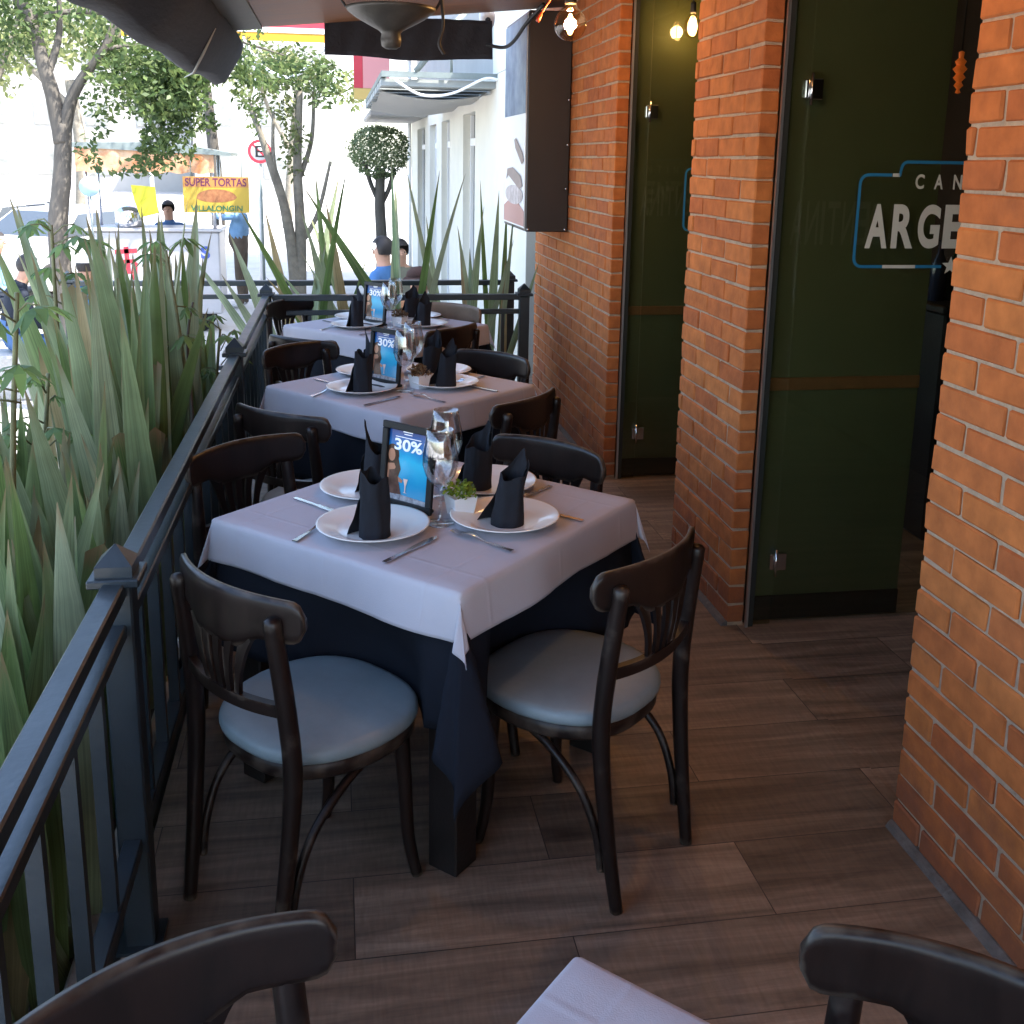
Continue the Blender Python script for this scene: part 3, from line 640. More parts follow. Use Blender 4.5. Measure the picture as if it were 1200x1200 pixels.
def make_chair(label, wood, group):
    t = thing('bistro_chair', label, 'chair', group=group)
    out = superellipse(.216, .214, .208, 2.6)
    o = MB(); loft(o, out, [(.95,.424),(.99,.427),(1.0,.436),(.996,.447),(.972,.455),(.91,.460),(.72,.464),(.4,.466),(.1,.4665)]); obj('seat_cushion', o, M['vinyl'], t)
    o = MB(); loft(o, superellipse(.211,.209,.203,2.6), [(.90,.385),(.96,.385),(.985,.392),(.985,.418),(.95,.424)]); obj('seat_frame', o, wood, t)
    for s in (-1, 1):
        pts = smooth_path([(s*.161,-.255,0),(s*.170,-.226,.20),(s*.176,-.205,.42),(s*.172,-.212,.58),(s*.166,-.236,.785)], 7)
        rr = [interp([.015,.018,.0205,.0205,.0185], len(pts), k) for k in range(len(pts))]
        tp = pts[-1]; pts = pts+[tp+V((0,-.001,.006)), tp+V((0,-.001,.009))]; rr = rr+[.014,.005]
        o = MB(); o.tube(pts, rr, 12); obj('rear_leg', o, wood, t)
        pts = smooth_path([(s*.135,.135,.40),(s*.140,.142,.25),(s*.148,.146,.10),(s*.170,.153,0)], 7)
        o = MB(); o.tube(pts, [interp([.020,.018,.0155,.0135], len(pts), k) for k in range(len(pts))], 12); obj('front_leg', o, wood, t)
        pts = smooth_path([(s*.166,-.212,.09),(s*.168,-.196,.18),(s*.170,-.150,.275),(s*.166,-.06,.345),(s*.155,.04,.377),(s*.140,.115,.383)], 7)
        o = MB(); o.tube(pts, .0105, 10); obj('brace', o, wood, t)
    # curved crest board, deeper in the middle
    o = MB(); nu, nv = 40, 8; th = .017
    def zt(x): return .829-.006*(x/.215)**2
    def zb(x):
        a = abs(x)/.215
        return .735-.030*(1-min(1, max(0, (a-.30)/.25)))**1.0*(1 if a < .55 else 0)
    vs = []
    for side in (1, -1):
        for j in range(nv+1):
            for i in range(nu+1):
                x = lerp(-.215, .215, i/nu); v = j/nv
                rnd = .030; d = .215-abs(x); zz0, zz1 = zb(x), zt(x)
                if d < rnd:
                    q = rnd-math.sqrt(max(0, rnd*rnd-(rnd-d)**2)); zz0 += q; zz1 -= q
                edge = .0035 if j in (0, nv) else 0
                dx, dy = -2.6*x, 1.0; l = math.hypot(dx, dy)
                off = side*(th/2-edge)
                vs.append((x+off*dx/l, crest_y(x)+off*dy/l, lerp(zz0, zz1, v)))
    q = (nu+1)*(nv+1); fs = []
    for sd in (0, 1):
        for j in range(nv):
            for i in range(nu):
                f = (sd*q+j*(nu+1)+i, sd*q+j*(nu+1)+i+1, sd*q+(j+1)*(nu+1)+i+1, sd*q+(j+1)*(nu+1)+i)
                fs.append(f if sd == 0 else f[::-1])
    for i in range(nu):
        fs.append((i, i+1, q+i+1, q+i)); b0 = nv*(nu+1); fs.append((b0+i, b0+i+1, q+b0+i+1, q+b0+i))
    for j in range(nv):
        a0 = j*(nu+1); a1 = (j+1)*(nu+1); fs.append((a0, a1, q+a1, q+a0)); fs.append((a0+nu, a1+nu, q+a1+nu, q+a0+nu))
    o.add(vs, fs, 0, True); obj('crest_rail', o, wood, t)
    o = MB(); P = [(x, -.214-.030*(1-(x/.172)**2), .585-.006*(1-(x/.172)**2)) for x in [lerp(-.165, .165, k/16) for k in range(17)]]
    ribbon(o, P, .028, .017, (0,0,1)); obj('lower_rail', o, wood, t)
    o = MB()
    for k in range(5):
        xt = (-.092,-.046,0,.046,.092)[k]; xb_ = xt*.55
        P = []
        for i in range(9):
            u = i/8; x = lerp(xt, xb_, u**.75); z = lerp(.735, .588, u)
            y0 = crest_y(xt); y1 = -.214-.030*(1-(xb_/.172)**2)
            P.append((x, lerp(y0, y1, u)-.006*math.sin(PI*u), z))
        w0 = .034 if k in (0, 4) else .026
        ribbon(o, P, [lerp(w0, .017, min(1, i/5)) for i in range(9)], .009, (1,0,0))
    obj('splat', o, wood, t)
    return t
CG = 'dark bentwood chairs around the terrace tables'
chairs = [
 (-.065,2.229,-50.2,'grey seated dark chair in front of the railing post, at left of the near table'),
 (.552,2.300,42.0,'grey seated dark chair at right front of the near table, close to the brick pillar'),
 (-.148,2.977,-139.4,'dark chair facing the camera at the far left side of the near table'),
 (.480,2.900,132.5,'dark chair with worn shiny back tucked in behind the near table on the right'),
 (-.073,3.734,-39.5,'dark chair with curved back at the near left side of the second table'),
 (-.046,4.693,-141.5,'dark chair facing the camera at the far left side of the second table'),
 (.535,3.854,46.7,'dark chair at the near right side of the second table, before the far brick pillar'),
 (.532,4.420,133.4,'dark chair with scuffed back tucked in behind the second table on the right'),
 (-.044,5.219,-38.5,'dark chair with curved back at the near left side of the farthest table'),
 (-.128,6.291,-127.8,'dark chair facing the camera at the far left side of the farthest table'),
 (.444,5.499,45.4,'dark chair at the near right side of the farthest table, backing the second table'),
 (-.112,.800,-151.4,'dark chair cut off by the bottom left edge of the view'),
 (.539,.683,136.2,'glossy black brown chair cut off by the bottom right edge of the view'),
]
proto = None
for i, (x, y, a, lab) in enumerate(chairs):
    if i == 0:
        proto = make_chair(lab, M['espresso'], CG); proto.location = (x, y, 0); proto.rotation_euler.z = rad(a)
    else: dup(proto, (x, y, 0), rad(a), lab)
tanc = make_chair('wooden chair painted in a lit tan tone behind the farthest table on the right', M['lit_tan_wood'], CG); tanc.location = (.535, 6.02, 0); tanc.rotation_euler.z = rad(132)

# ---- tables with two cloths
def make_table(label, half, loc, rz, inset=.01):
    t = thing('dining_table', label, 'table', loc, rz, 'square terrace tables under two cloths')
    o = MB(); o.box(-half, half, -half, half, .715, .745, bev=.006); obj('tabletop', o, M['table_wood'], t)
    o = MB(); a = half-.06
    for s in (-1, 1):
        o.box(-a, a, s*a-.011, s*a+.011, .62, .715); o.box(s*a-.011, s*a+.011, -a+.012, a-.012, .62, .715)
    obj('apron', o, M['table_wood'], t)
    for sx in (-1, 1):
        for sy in (-1, 1):
            o = MB(); e = half-inset; w = .085
            x0, x1 = sorted((sx*e, sx*(e-w))); y0, y1 = sorted((sy*e, sy*(e-w)))
            o.box(x0, x1, y0, y1, 0, .712, bev=.004); obj('leg', o, M['table_wood'], t)
    return t
def cloth_obj(name, half, h, z, A, B, waves, seed, m, label, cat, loc, rz, N=56, hemwave=.012, seats=()):
    r = random.Random(seed); ph = [r.uniform(0, 6.28) for _ in range(8)]
    n = N; a = half; S = a+h
    # denser samples in the overhang
    cs = [lerp(-S, -a, i/14) for i in range(14)]+[lerp(-a, a, i/24) for i in range(25)]+[lerp(a, S, i/14) for i in range(1, 15)]
    def pos(s, t):
        ds = abs(s)-a; dt = abs(t)-a; sx = 1 if s >= 0 else -1; sy = 1 if t >= 0 else -1
        nz = noise.noise(V((s*5+seed, t*5, 0)))*.0012+noise.noise(V((s*13+seed, t*13, 3)))*.0008
        def fall(d):          # rounded edge then straight down, slight flare
            R0 = .010; q = R0*PI/2
            if d < q: an = d/R0; return R0*math.sin(an), -R0*(1-math.cos(an))
            return R0+(d-q)*.045, -R0-(d-q)*.998
        if ds <= 0 and dt <= 0: return (s, t, z+nz)
        if ds > 0 and dt <= 0:
            o_, dz = fall(ds); w = hemwave*(math.sin(t*waves+ph[0 if sx > 0 else 1])+.6*math.sin(t*waves*2.3+ph[2])+.35*noise.noise(V((t*16, seed, 1))))*(ds/h)**1.2*min(1, (-dt)/.06)
            return (sx*(a+o_+w+hemwave*.8*(ds/h)), t, z+dz)
        if dt > 0 and ds <= 0:
            o_, dz = fall(dt); w = hemwave*(math.sin(s*waves+ph[3 if sy > 0 else 4])+.6*math.sin(s*waves*2.3+ph[5])+.35*noise.noise(V((s*16, seed, 2))))*(dt/h)**1.2*min(1, (-ds)/.06)
            return (s, sy*(a+o_+w+hemwave*.8*(dt/h)), z+dz)
        rr = math.hypot(ds, dt); phi = math.atan2(dt, ds); k = math.sin(2*phi)
        o_, dz = fall(rr); al = A*k
        out = (o_+hemwave*.8*min(1, rr/h)) ; drop = -dz
        ux, uy = math.cos(phi), math.sin(phi)
        # outward part: follows the edge flare at phi=0/90, leans out along the diagonal between
        ox = out*ux*(1-.3*k)+rr*math.sin(al)*.7071; oy = out*uy*(1-.3*k)+rr*math.sin(al)*.7071
        lat = rr*(B*math.sin(4*phi)+.07*k*math.sin(11*phi+seed)); al *= 1+.35*math.sin(9*phi+seed)*k
        return (sx*(a+ox-lat*.7071), sy*(a+oy+lat*.7071), z-drop*math.cos(al))
    vs = [pos(s, t) for t in cs for s in cs]; L = len(cs)
    fs = [(j*L+i, j*L+i+1, (j+1)*L+i+1, (j+1)*L+i) for j in range(L-1) for i in range(L-1)]
    if seats:
        ca, sa = math.cos(-rz), math.sin(-rz); loc_s = [((x-loc[0])*ca-(y-loc[1])*sa, (x-loc[0])*sa+(y-loc[1])*ca) for x, y in seats]
        for i, (x, y, zz) in enumerate(vs):
            if zz > z-.03: continue
            k = min(1, (z-.03-zz)/.20)
            for sx, sy in loc_s:
                d = V((x-sx, y-sy)); Rr = .242
                if d.length < Rr:
                    n = V((-sx, -sy)).normalized(); b_ = d.dot(n); c_ = d.length_squared-Rr*Rr      # slide towards the table until clear of the seat
                    s = -b_+math.sqrt(max(0, b_*b_-c_)); x += n.x*s*k; y += n.y*s*k
            vs[i] = (x, y, zz)
    o = MB(); o.add(vs, fs, 0, True)
    ob = obj(name, o, m, label=label, cat=cat, loc=loc, rz=rz, norm=False)
    md = ob.modifiers.new('thick', 'SOLIDIFY'); md.thickness = .0016; md.offset = 1
    return ob
tabs = [((.24,2.69), .385, 1.2, 'near'), ((.258,4.275), .372, -4, 'second'), ((.275,5.90), .385, -3, 'farthest')]
for i, ((tx, ty), hf, rz, nm) in enumerate(tabs):
    rz = rad(45+rz)
    make_table({'near':'square dark wooden table nearest the camera, under a white cloth','second':'square dark wooden table in the middle of the row','farthest':'square dark wooden table at the far end of the terrace'}[nm], hf-.004, (tx, ty, 0), rz)
    cloth_obj('undercloth', hf, .345, .7475, .26, .20, 11, 3+i, M['navy'], {'near':'navy undercloth hanging low on the near table','second':'navy undercloth hanging under the pale cloth of the second table','farthest':'navy undercloth on the farthest table'}[nm], 'tablecloth', (tx, ty, 0), rz, hemwave=.016, seats=[(c[0], c[1]) for c in chairs if math.hypot(c[0]-tx, c[1]-ty) < .9])
    cloth_obj('tablecloth', hf+.014, .118, .7515, .26, .16, 7, 11+i, M['cloth'], {'near':'pale lilac white tablecloth on the near table','second':'pale lilac white tablecloth on the second table','farthest':'pale lilac white tablecloth on the farthest table'}[nm], 'tablecloth', (tx, ty, 0), rz, hemwave=.008)
TZ = .7535
# front table: only the corner of something pale shows at the bottom edge
make_table('dark wooden table whose corner enters the bottom edge of the view', .375, (.26, .505, 0), rad(46))
cloth_obj('tablecloth', .381, .10, .7515, .26, .16, 7, 31, M['cloth'], 'pale cloth corner showing at the bottom edge of the view', 'tablecloth', (.272, .494, 0), rad(45.5), hemwave=.004)

# ---- place settings
o = MB(); o.lathe([(.001,.003),(.070,.003),(.078,.0),(.084,.002),(.112,.012),(.138,.0205),(.1435,.0228),(.1435,.0248),(.139,.0244),(.112,.0165),(.094,.0088),(.085,.0066),(.001,.0062)], 64)
plate_me = o.mesh('dinner_plate'); fix(plate_me); plate_me.materials.append(M['ceramic'])
def napkin_mesh(seed, h0, h1, peak, lean, r0=.037, flap=1.0):
    """a rolled cloth tube cut to a slanting pointed top, its loose end turned out at the foot"""
    r = random.Random(seed); o = MB(); NU, NVV = 60, 16; turns = 1.42
    def P(u, v, side):
        th = 2*PI*turns*u; a = (th-peak+PI) % (2*PI)-PI
        top = lerp(h0, h1, max(0, 1-abs(a)/1.75)**1.15)*(1-.05*math.sin(th*3+seed))
        if turns*2*PI-th < 2.2: top = top*.80+.02*math.sin((turns*2*PI-th)*1.4)
        if u > .8: top *= lerp(1, .55, (u-.8)/.2)
        z = v*top; t = z/h1
        rr = (r0+.0085*u*turns)*(1-.20*t+.06*math.sin(th*2+seed))
        if u > .86: rr += ((u-.86)/.14)**1.4*.024*flap*(1-min(1, z/.075))**1.3
        rr += .0030*noise.noise(V((math.cos(th)*2, math.sin(th)*2, z*26+seed)))+.0075*noise.noise(V((math.cos(th)*1.3+seed, math.sin(th)*1.3, z*9)))*(.4+t)+.0022*math.sin(th*5+seed*2+z*20)*(.2+t)
        rr *= 1+.10*math.cos(2*th+seed*1.7)*(.3+t)
        rr += side
        return (rr*math.cos(th)+lean[0]*t*t, rr*math.sin(th)+lean[1]*t*t, z)
    o.grid(lambda u, v: P(u, v, 0), NU, NVV); o.grid(lambda u, v: P(u, v, -.0018), NU, NVV)
    for v in (0., 1.):
        o.add([P(i/NU, v, s) for i in range(NU+1) for s in (0, -.0018)], [(2*i, 2*i+1, 2*i+3, 2*i+2) for i in range(NU)], 0, True)
    return o
def fork_mesh():
    o = MB()
    P = [(x, 0, .004+.010*math.exp(-((x-.135)/.035)**2)) for x in [lerp(0, .150, k/20) for k in range(21)]]
    ribbon(o, P, [lerp(.014,.006,min(1,k/11)) if k < 15 else lerp(.007,.024,(k-15)/5) for k in range(21)], .0022, (0,1,0))
    for k in range(4):
        y = -.009+.006*k; ribbon(o, [(.148, y, .0125),(.165, y*.98, .0075),(.185, y*.95, .0065),(.198, y*.93, .009)], [.0042,.0036,.0032,.0018], .0018, (0,1,0))
    return o
def knife_mesh():
    o = MB(); P = [(x, 0, .0035) for x in (0,.02,.05,.09,.10,.13,.17,.195,.205)]
    ribbon(o, P, [.011,.013,.012,.010,.013,.018,.019,.014,.004], .0028, (0,1,0)); return o
def me_of(mb, name, m):
    me = mb.mesh(name); fix(me); me.materials.append(m); return me
fork_me = me_of(fork_mesh(), 'fork', M['steel']); knife_me = me_of(knife_mesh(), 'knife', M['steel'])
nap_me = [me_of(napkin_mesh(1, .150, .180, 2.2, (.004,.0), .032), 'folded_napkin', M['napkin']),
          me_of(napkin_mesh(2, .130, .185, 1.0, (.030,.0), .035, 1.4), 'folded_napkin', M['napkin']),
          me_of(napkin_mesh(3, .115, .200, 2.5, (-.004,.01), .033, .8), 'folded_napkin', M['napkin']),
          me_of(napkin_mesh(4, .120, .195, .9, (.012,.01), .036, 1.0), 'folded_napkin', M['napkin'])]
def put(me, name, loc, rz, label, cat, group):
    o = bpy.data.objects.new(name, me); COL.objects.link(o); o.location = loc; o.rotation_euler.z = rz; tag(o, label, cat, group); return o
o = MB(); o.lathe([(.001,.0),(.036,.0),(.0375,.0015),(.034,.003),(.012,.006),(.0045,.012),(.0038,.03),(.0038,.085),(.006,.096),(.022,.108),(.038,.130),(.0465,.160),(.0455,.190),(.0385,.225),(.0345,.252),(.0335,.252),(.0375,.225),(.0443,.190),(.0452,.160),(.0365,.131),(.020,.1105),(.001,.104)], 40)
wine_me = me_of(o, 'wine_glass', M['glass'])
def frame_thing(label, loc, rz, detail):
    t = thing('menu_stand', label, 'sign holder', loc, rz, 'table top promotion stands')
    W, H, tilt = .184, .240, rad(-6)
    T = Matrix.Rotation(tilt, 4, 'X')
    o = MB(); b = .019
    o.box(-W/2, W/2, 0, .012, .012, .012+b, bev=.002, M=T); o.box(-W/2, W/2, 0, .012, H-b, H, bev=.002, M=T)
    o.box(-W/2, -W/2+b, 0, .012, .012+b+.0005, H-b-.0005, bev=.002, M=T); o.box(W/2-b, W/2, 0, .012, .012+b+.0005, H-b-.0005, bev=.002, M=T); o.box(-W/2+.004, W/2-.004, .012, .016, .016, H-.004, M=T)
    obj('frame', o, M['black_frame'], t)
    o = MB(); o.box(-.06, .06, -.03, .06, 0, .010, bev=.003); obj('foot', o, M['black_frame'], t)
    x0, x1, z0, z1 = -W/2+b, W/2-b, .012+b, H-b
    y = .0105
    def flat(name, polys, m):
        q = MB()
        for d, pl in polys: q.add([T @ V((x, y-d, z)) for x, z in pl], [tuple(range(len(pl)))])
        return obj(name, q, m, t, norm=False)
    flat('poster', [(0, [(x0,z0),(x1,z0),(x1,z1),(x0,z1)])], M['poster'])
    fig_hair = [(-.058+.024*math.cos(a)*1.0, .150+.030*math.sin(a)) for a in [2*PI*k/16 for k in range(16)]]
    flat('figure_hair', [(.0006, fig_hair), (.0007, [(-.078,.150),(-.038,.150),(-.026,.115),(-.034,.092),(-.046,.100),(-.060,.125),(-.074,.110)])], M['pr_hair'])
    flat('figure_skin', [(.0010, [(-.060+.0125*math.cos(a), .150+.0175*math.sin(a)) for a in [2*PI*k/16 for k in range(16)]]), (.0010, [(-.074,.125),(-.050,.128),(-.044,.118),(-.058,.095),(-.072,.055),(-.0755,.055),(-.0755,.110)]), (.0011, [(-.046,.085),(-.020,.078),(-.016,.086),(-.040,.097)])], M['pr_skin'])
    flat('figure_dress', [(.0013, [(-.066,.108),(-.048,.112),(-.036,.098),(-.022,.052),(-.016,.040),(-.070,.040)])], M['pr_dress'])
    flat('table_print', [(.0015, [(x0,z0),(x1,z0),(x1,.043),(x0+.05,.047),(x0,.044)])], M['pr_table'])
    flat('drink_print', [(.0016, [(-.014,.092),(.002,.092),(-.004,.072),(-.0045,.056),(.001,.054),(-.013,.054),(-.0075,.056),(-.008,.072)])], M['pr_drink'])
    q = MB(); me = text_mesh('t', '30%', .098, .032, .03)
    q.add([T @ V((v.co.x-.052, y-.0018, v.co.z+.166)) for v in me.vertices], [tuple(p.vertices) for p in me.polygons]); obj('discount_print', q, M['logo_white2'], t, norm=False)
    flat('heading_print', [(.0015, [(-.024,.2165),(.010,.2165),(.010,.2215),(-.024,.2215)]), (.0015, [(-.020,.2105),(.008,.2105),(.008,.2125),(-.020,.2125)]), (.0015, [(-.050,.2015),(.040,.2015),(.040,.2035),(-.050,.2035)])], M['logo_white2'])
    return t
def poster_mat():
    m = bpy.data.materials.new('poster_sea_print'); m.use_nodes = True; nt = m.node_tree; N = nt.nodes; L = nt.links; b = N['Principled BSDF']; b.inputs['Roughness'].default_value = .12
    tc = N.new('ShaderNodeTexCoord'); n = N.new('ShaderNodeTexNoise'); n.inputs['Scale'].default_value = 16; L.new(tc.outputs['Object'], n.inputs[0])
    sp = N.new('ShaderNodeSeparateXYZ'); L.new(tc.outputs['Object'], sp.inputs[0])
    ma = N.new('ShaderNodeMath'); ma.operation = 'MULTIPLY_ADD'; ma.inputs[1].default_value = .05; L.new(n.outputs['Fac'], ma.inputs[0]); L.new(sp.outputs[2], ma.inputs[2])
    r = N.new('ShaderNodeValToRGB'); L.new(ma.outputs[0], r.inputs[0]); e = r.color_ramp.elements
    for p, c in ((.10,(.02,.28,.50)),(.16,(.03,.42,.62)),(.20,(.02,.16,.42)),(.25,(.012,.03,.16))):
        k = e.new(p); k.color = (*c, 1)
    e[0].color = (.10,.30,.42,1); e[-1].color = (.01,.02,.10,1); L.new(r.outputs[0], b.inputs['Base Color']); return m
M['poster'] = poster_mat(); M['pr_hair'] = mat('print_hair', (.05,.025,.015), .15); M['pr_skin'] = mat('print_skin', (.42,.20,.12), .15)
M['pr_dress'] = mat('print_dress', (.10,.05,.035), .15, var=.5, vscale=40); M['pr_table'] = mat('print_table', (.14,.14,.16), .15, col2=(.45,.45,.48), vscale=60); M['pr_drink'] = mat('print_drink', (.75,.55,.45), .15)
M['logo_white2'] = mat('print_white', (.85,.86,.88), .15)
def pot_thing(label, loc, rz, m, seed):
    r = random.Random(seed); t = thing('potted_plant', label, 'plant', loc, rz, 'small potted plants on the tables')
    o = MB(); o.add([(sx*a, sy*a, z) for z, a in ((0,.026),(.055,.034),(.055,.030),(.046,.029)) for sx, sy in ((-1,-1),(1,-1),(1,1),(-1,1))], [(3,2,1,0)]+[(i*4+k, i*4+(k+1)%4, (i+1)*4+(k+1)%4, (i+1)*4+k) for i in range(3) for k in range(4)]+[(12,13,14,15)]); obj('pot', o, M['white_pot'], t)
    o = MB()
    for i in range(230):
        d = V((r.gauss(0,1), r.gauss(0,1), abs(r.gauss(0,.9))+.1)).normalized(); p = V((0,0,.052))+d*r.uniform(.02,.050); s = r.uniform(.008,.013)
        u = d.cross(V((r.gauss(0,1),r.gauss(0,1),r.gauss(0,1)))).normalized(); w = (d+V((r.gauss(0,.5),r.gauss(0,.5),r.gauss(0,.5)))).normalized()
        o.add([p-u*s*.5, p+w*s*.7, p+u*s*.5+w*s*.1, p-w*s*.6], [(0,3,2,1)])
    obj('leaves', o, m, t, norm=False)
    return t
ORD = {'near':'near','second':'second','farthest':'farthest'}
SET = {'near': ((.24,2.69), [(-.162,-.16),(.180,-.135),(-.157,.16),(.177,.17)], 0.0),
       'second': ((.258,4.275), [(-.167,-.107),(.176,-.037),(-.128,.227),(.175,.215)], rad(-3)),
       'farthest': ((.275,5.90), [(-.172,-.098),(.194,-.088),(-.150,.20),(.185,.215)], rad(-3))}
WHERE = ['front left','front right','back left','back right']
for nm, (c, offs, rr) in SET.items():
    i = ['near','second','farthest'].index(nm); cx, cy = c
    def L(dx, dy, z=TZ): return (cx+dx*math.cos(rr)-dy*math.sin(rr), cy+dx*math.sin(rr)+dy*math.cos(rr), z)
    for k, (dx, dy) in enumerate(offs):
        put(plate_me, 'dinner_plate', (cx+dx, cy+dy, TZ), k*.7, 'white round plate at the %s place of the %s table' % (WHERE[k], nm), 'plate', 'plates set on the tables')
        a = [.25, .05, .5, -.3][k]+i*.35
        nx, ny = [(.0,-.055),(.0,-.03),(.02,-.02),(-.035,-.02)][k]
        put(nap_me[k], 'folded_napkin', (cx+dx+nx, cy+dy+ny, TZ+.0065), a, 'standing black napkin on the %s plate of the %s table' % (WHERE[k], nm), 'napkin', 'folded black napkins on the plates')
    cut = [('knife', (.095,2.305), (.262,2.490), 'front left', 'right of the front left plate'), ('fork', (.404,2.339), (.272,2.495), 'x', 'between the two front plates'),
           ('fork', (-.116,2.470), (-.010,2.655), 'x', 'left of the front left plate'), ('knife', (-.128,2.809), (-.005,2.665), 'x', 'between the two left plates'),
           ('knife', (.625,2.530), (.50,2.655), 'x', 'right of the front right plate'), ('fork', (.600,2.835), (.47,2.70), 'x', 'between the two right plates')]
    for kind, p, q, _, wl in cut:
        a = L(p[0]-.24, p[1]-2.69); b = L(q[0]-.24, q[1]-2.69)
        put(fork_me if kind == 'fork' else knife_me, kind, a, math.atan2(b[1]-a[1], b[0]-a[0]), 'steel %s lying %s on the %s table' % (kind, wl, nm), kind, 'cutlery on the tables')
    put(wine_me, 'wine_glass', L(.012, -.124), 0, 'clear wine glass in front of the menu stand on the %s table' % nm, 'glass', 'wine glasses on the tables')
    put(wine_me, 'wine_glass', L(.048, .085), 0, 'clear wine glass behind the menu stand on the %s table' % nm, 'glass', 'wine glasses on the tables')
    frame_thing('black framed blue 30 percent poster stand on the %s table' % nm, L(-.080, -.040), rad(-46)+rr, i == 0)
    pot_thing({'near':'white pot with bright green plant on the near table','second':'white pot with brownish plant on the second table','farthest':'white pot with brownish plant on the farthest table'}[nm], L(.072, -.062), rad(20+i*17), M['pot_green'] if i == 0 else M['pot_brown'], 50+i)
# ================================================================== PLANTS
def blade(mb, base, tip, w, bend, yaw, cut=False, n=14):
    b = V(base); t = V(tip); d = t-b; ln = d.length; ax = d.normalized()
    wd = V((math.cos(yaw), math.sin(yaw), 0)); wd = (wd-ax*wd.dot(ax)).normalized(); nn = ax.cross(wd)
    vs = []
    for i in range(n+1):
        u = i/n; c = b+d*u+V(bend)*(u*u)*ln*.10+nn*(.010*math.sin(u*3+b.x*9))
        k = (.55+.45*min(1, u/.30)) if u < .58 else max(0, 1-((u-.58)/.42)**1.35)
        if cut: k = .55+.45*min(1, u/.30)-.10*u
        hw = w/2*k+.0006; tw = .18*math.sin(u*2.2+b.y*7)
        w2 = wd*math.cos(tw)+nn*math.sin(tw); n2 = ax.cross(w2); v_ = .26*hw
        vs += [c-w2*hw+n2*v_, c-n2*v_*.4, c+w2*hw+n2*v_]
    if cut:
        vs[-3] = vs[-3]-ax*w*.30; vs[-2] = vs[-2]+ax*w*.10; vs[-1] = vs[-1]-ax*w*.2
    fs = [(i*3+k, i*3+k+1, (i+1)*3+k+1, (i+1)*3+k) for i in range(n) for k in (0, 1)]
    mb.add(vs, fs, 0, True)
def flax(loc, n, hmin, hmax, seed, label, spread=.42, w=(.055,.095), group='tall flax plants in the long planter', cutp=.18, side=False):
    r = random.Random(seed); o = MB()
    for i in range(n):
        a = r.uniform(0, 2*PI); q = r.uniform(0, .13); base = [q*math.cos(a)*1.1, q*math.sin(a)*1.3, r.uniform(-.03,.02)]
        h = lerp(hmin, hmax, r.random()**.8); sp = r.gauss(-.06 if side and loc[1] < 3.3 else .02*side, spread*(.50 if loc[1] < 3.3 or not side else .20))*h; sy = r.gauss(0, spread*.35)*h
        cut = r.random() < cutp
        if cut: h *= r.uniform(.5, .9)
        if side:
            lim = -.535-loc[0]; base[0] = min(base[0], lim-.05)
            if base[0]+sp > lim-.01: sp = (lim-.01-base[0])*r.uniform(.1, 1)
        if not side: sp = min(sp, 1.30-loc[0]-base[0])
        tip = (base[0]+sp, base[1]+sy, base[2]+h)
        yaw = r.gauss(.16, .45)+(PI if r.random() < .5 else 0)
        blade(o, base, tip, r.uniform(*w), (r.gauss(-.2,.5) if side else math.copysign(r.uniform(0,.9), sp)*(0 if loc[0] > .7 else 1), r.uniform(-.4,.4), -r.uniform(0,.3)) if not (side and loc[0] > -.8) else (-r.uniform(0,.5), r.uniform(-.3,.3), 0), yaw, cut)
    nb = len(o.v)//45
    me_ = o.mesh('flax_plant')
    at = me_.attributes.new('across', 'FLOAT', 'POINT'); at.data.foreach_set('value', [float(i % 3-1) for i in range(nb*45)])
    at = me_.attributes.new('along', 'FLOAT', 'POINT'); at.data.foreach_set('value', [(i % 45)//3/14 for i in range(nb*45)])
    ob = obj('flax_plant', me_, M['blade'], label=label, cat='plant', group=group, loc=loc, norm=False)
    return ob
cl = [ # x, y, n, hmin, hmax
 (-.70,1.50,24,.60,1.00,'nearest'),(-.90,1.85,24,.70,1.10,'second nearest'),(-.70,2.15,24,.65,1.05,'beside the first railing post,'),(-.86,2.55,30,.75,1.20,'behind the first railing post,'),
 (-.70,2.75,24,.70,1.14,'just past the first railing post,'),(-.95,3.10,26,.60,1.00,'tall leaning'),(-.69,3.40,24,.85,1.42,'close to the railing opposite the near table,'),(-1.12,3.40,22,.68,1.08,'outer'),
 (-.82,3.95,26,1.0,1.58,'tallest grey green'),(-.69,4.40,20,.85,1.42,'beside the second railing post,'),(-.90,4.95,20,1.0,1.55,'broad leaved'),(-.75,5.2,10,.6,1.1,'low'),(-1.0,5.8,8,.5,.9,'farthest')]
for i, (x, y, n, h0, h1, w) in enumerate(cl):
    lab = {'nearest':'dense green flax plant at the left edge nearest the camera','second nearest':'green flax plant just behind the nearest one at the left edge','tall leaning':'flax plant of middling height in front of the two seated people','outer':'flax plant on the street side of the planter behind the twin leafy stems','tallest grey green':'tallest grey green flax plant, before the yellow stall banner','broad leaved':'flax plant on the street side just before the far end of the planter','low':'low sparse flax plant near the second railing post','farthest':'small sparse flax plant at the far end of the planter'}.get(w, 'green flax plant '+w.rstrip(',')+' by the railing')
    flax((x, y, -.12), n+12, h0+.02, h1+(.10 if y > 2.3 else .02), 100+i, lab, spread=.50, w=(.052,.102), side=True)
fl = [(-.20,6.90,'flax leaves rising left of the farthest menu stand beyond the railing'),(.05,6.98,'flax leaves rising behind the farthest menu stand'),(.40,6.9,'flax leaves crossing in front of the white facade'),(.80,6.95,'flax leaves leaning before the facade windows'),(1.05,6.9,'flax leaves under the light box beside the end post')]
for i, (x, y, lab) in enumerate(fl):
    flax((x, y, -.16), 9 if i < 4 else 7, 1.05, 1.85, 140+i, lab, spread=.52, w=(.042,.076), group='flax plants beyond the far railing', cutp=.05)
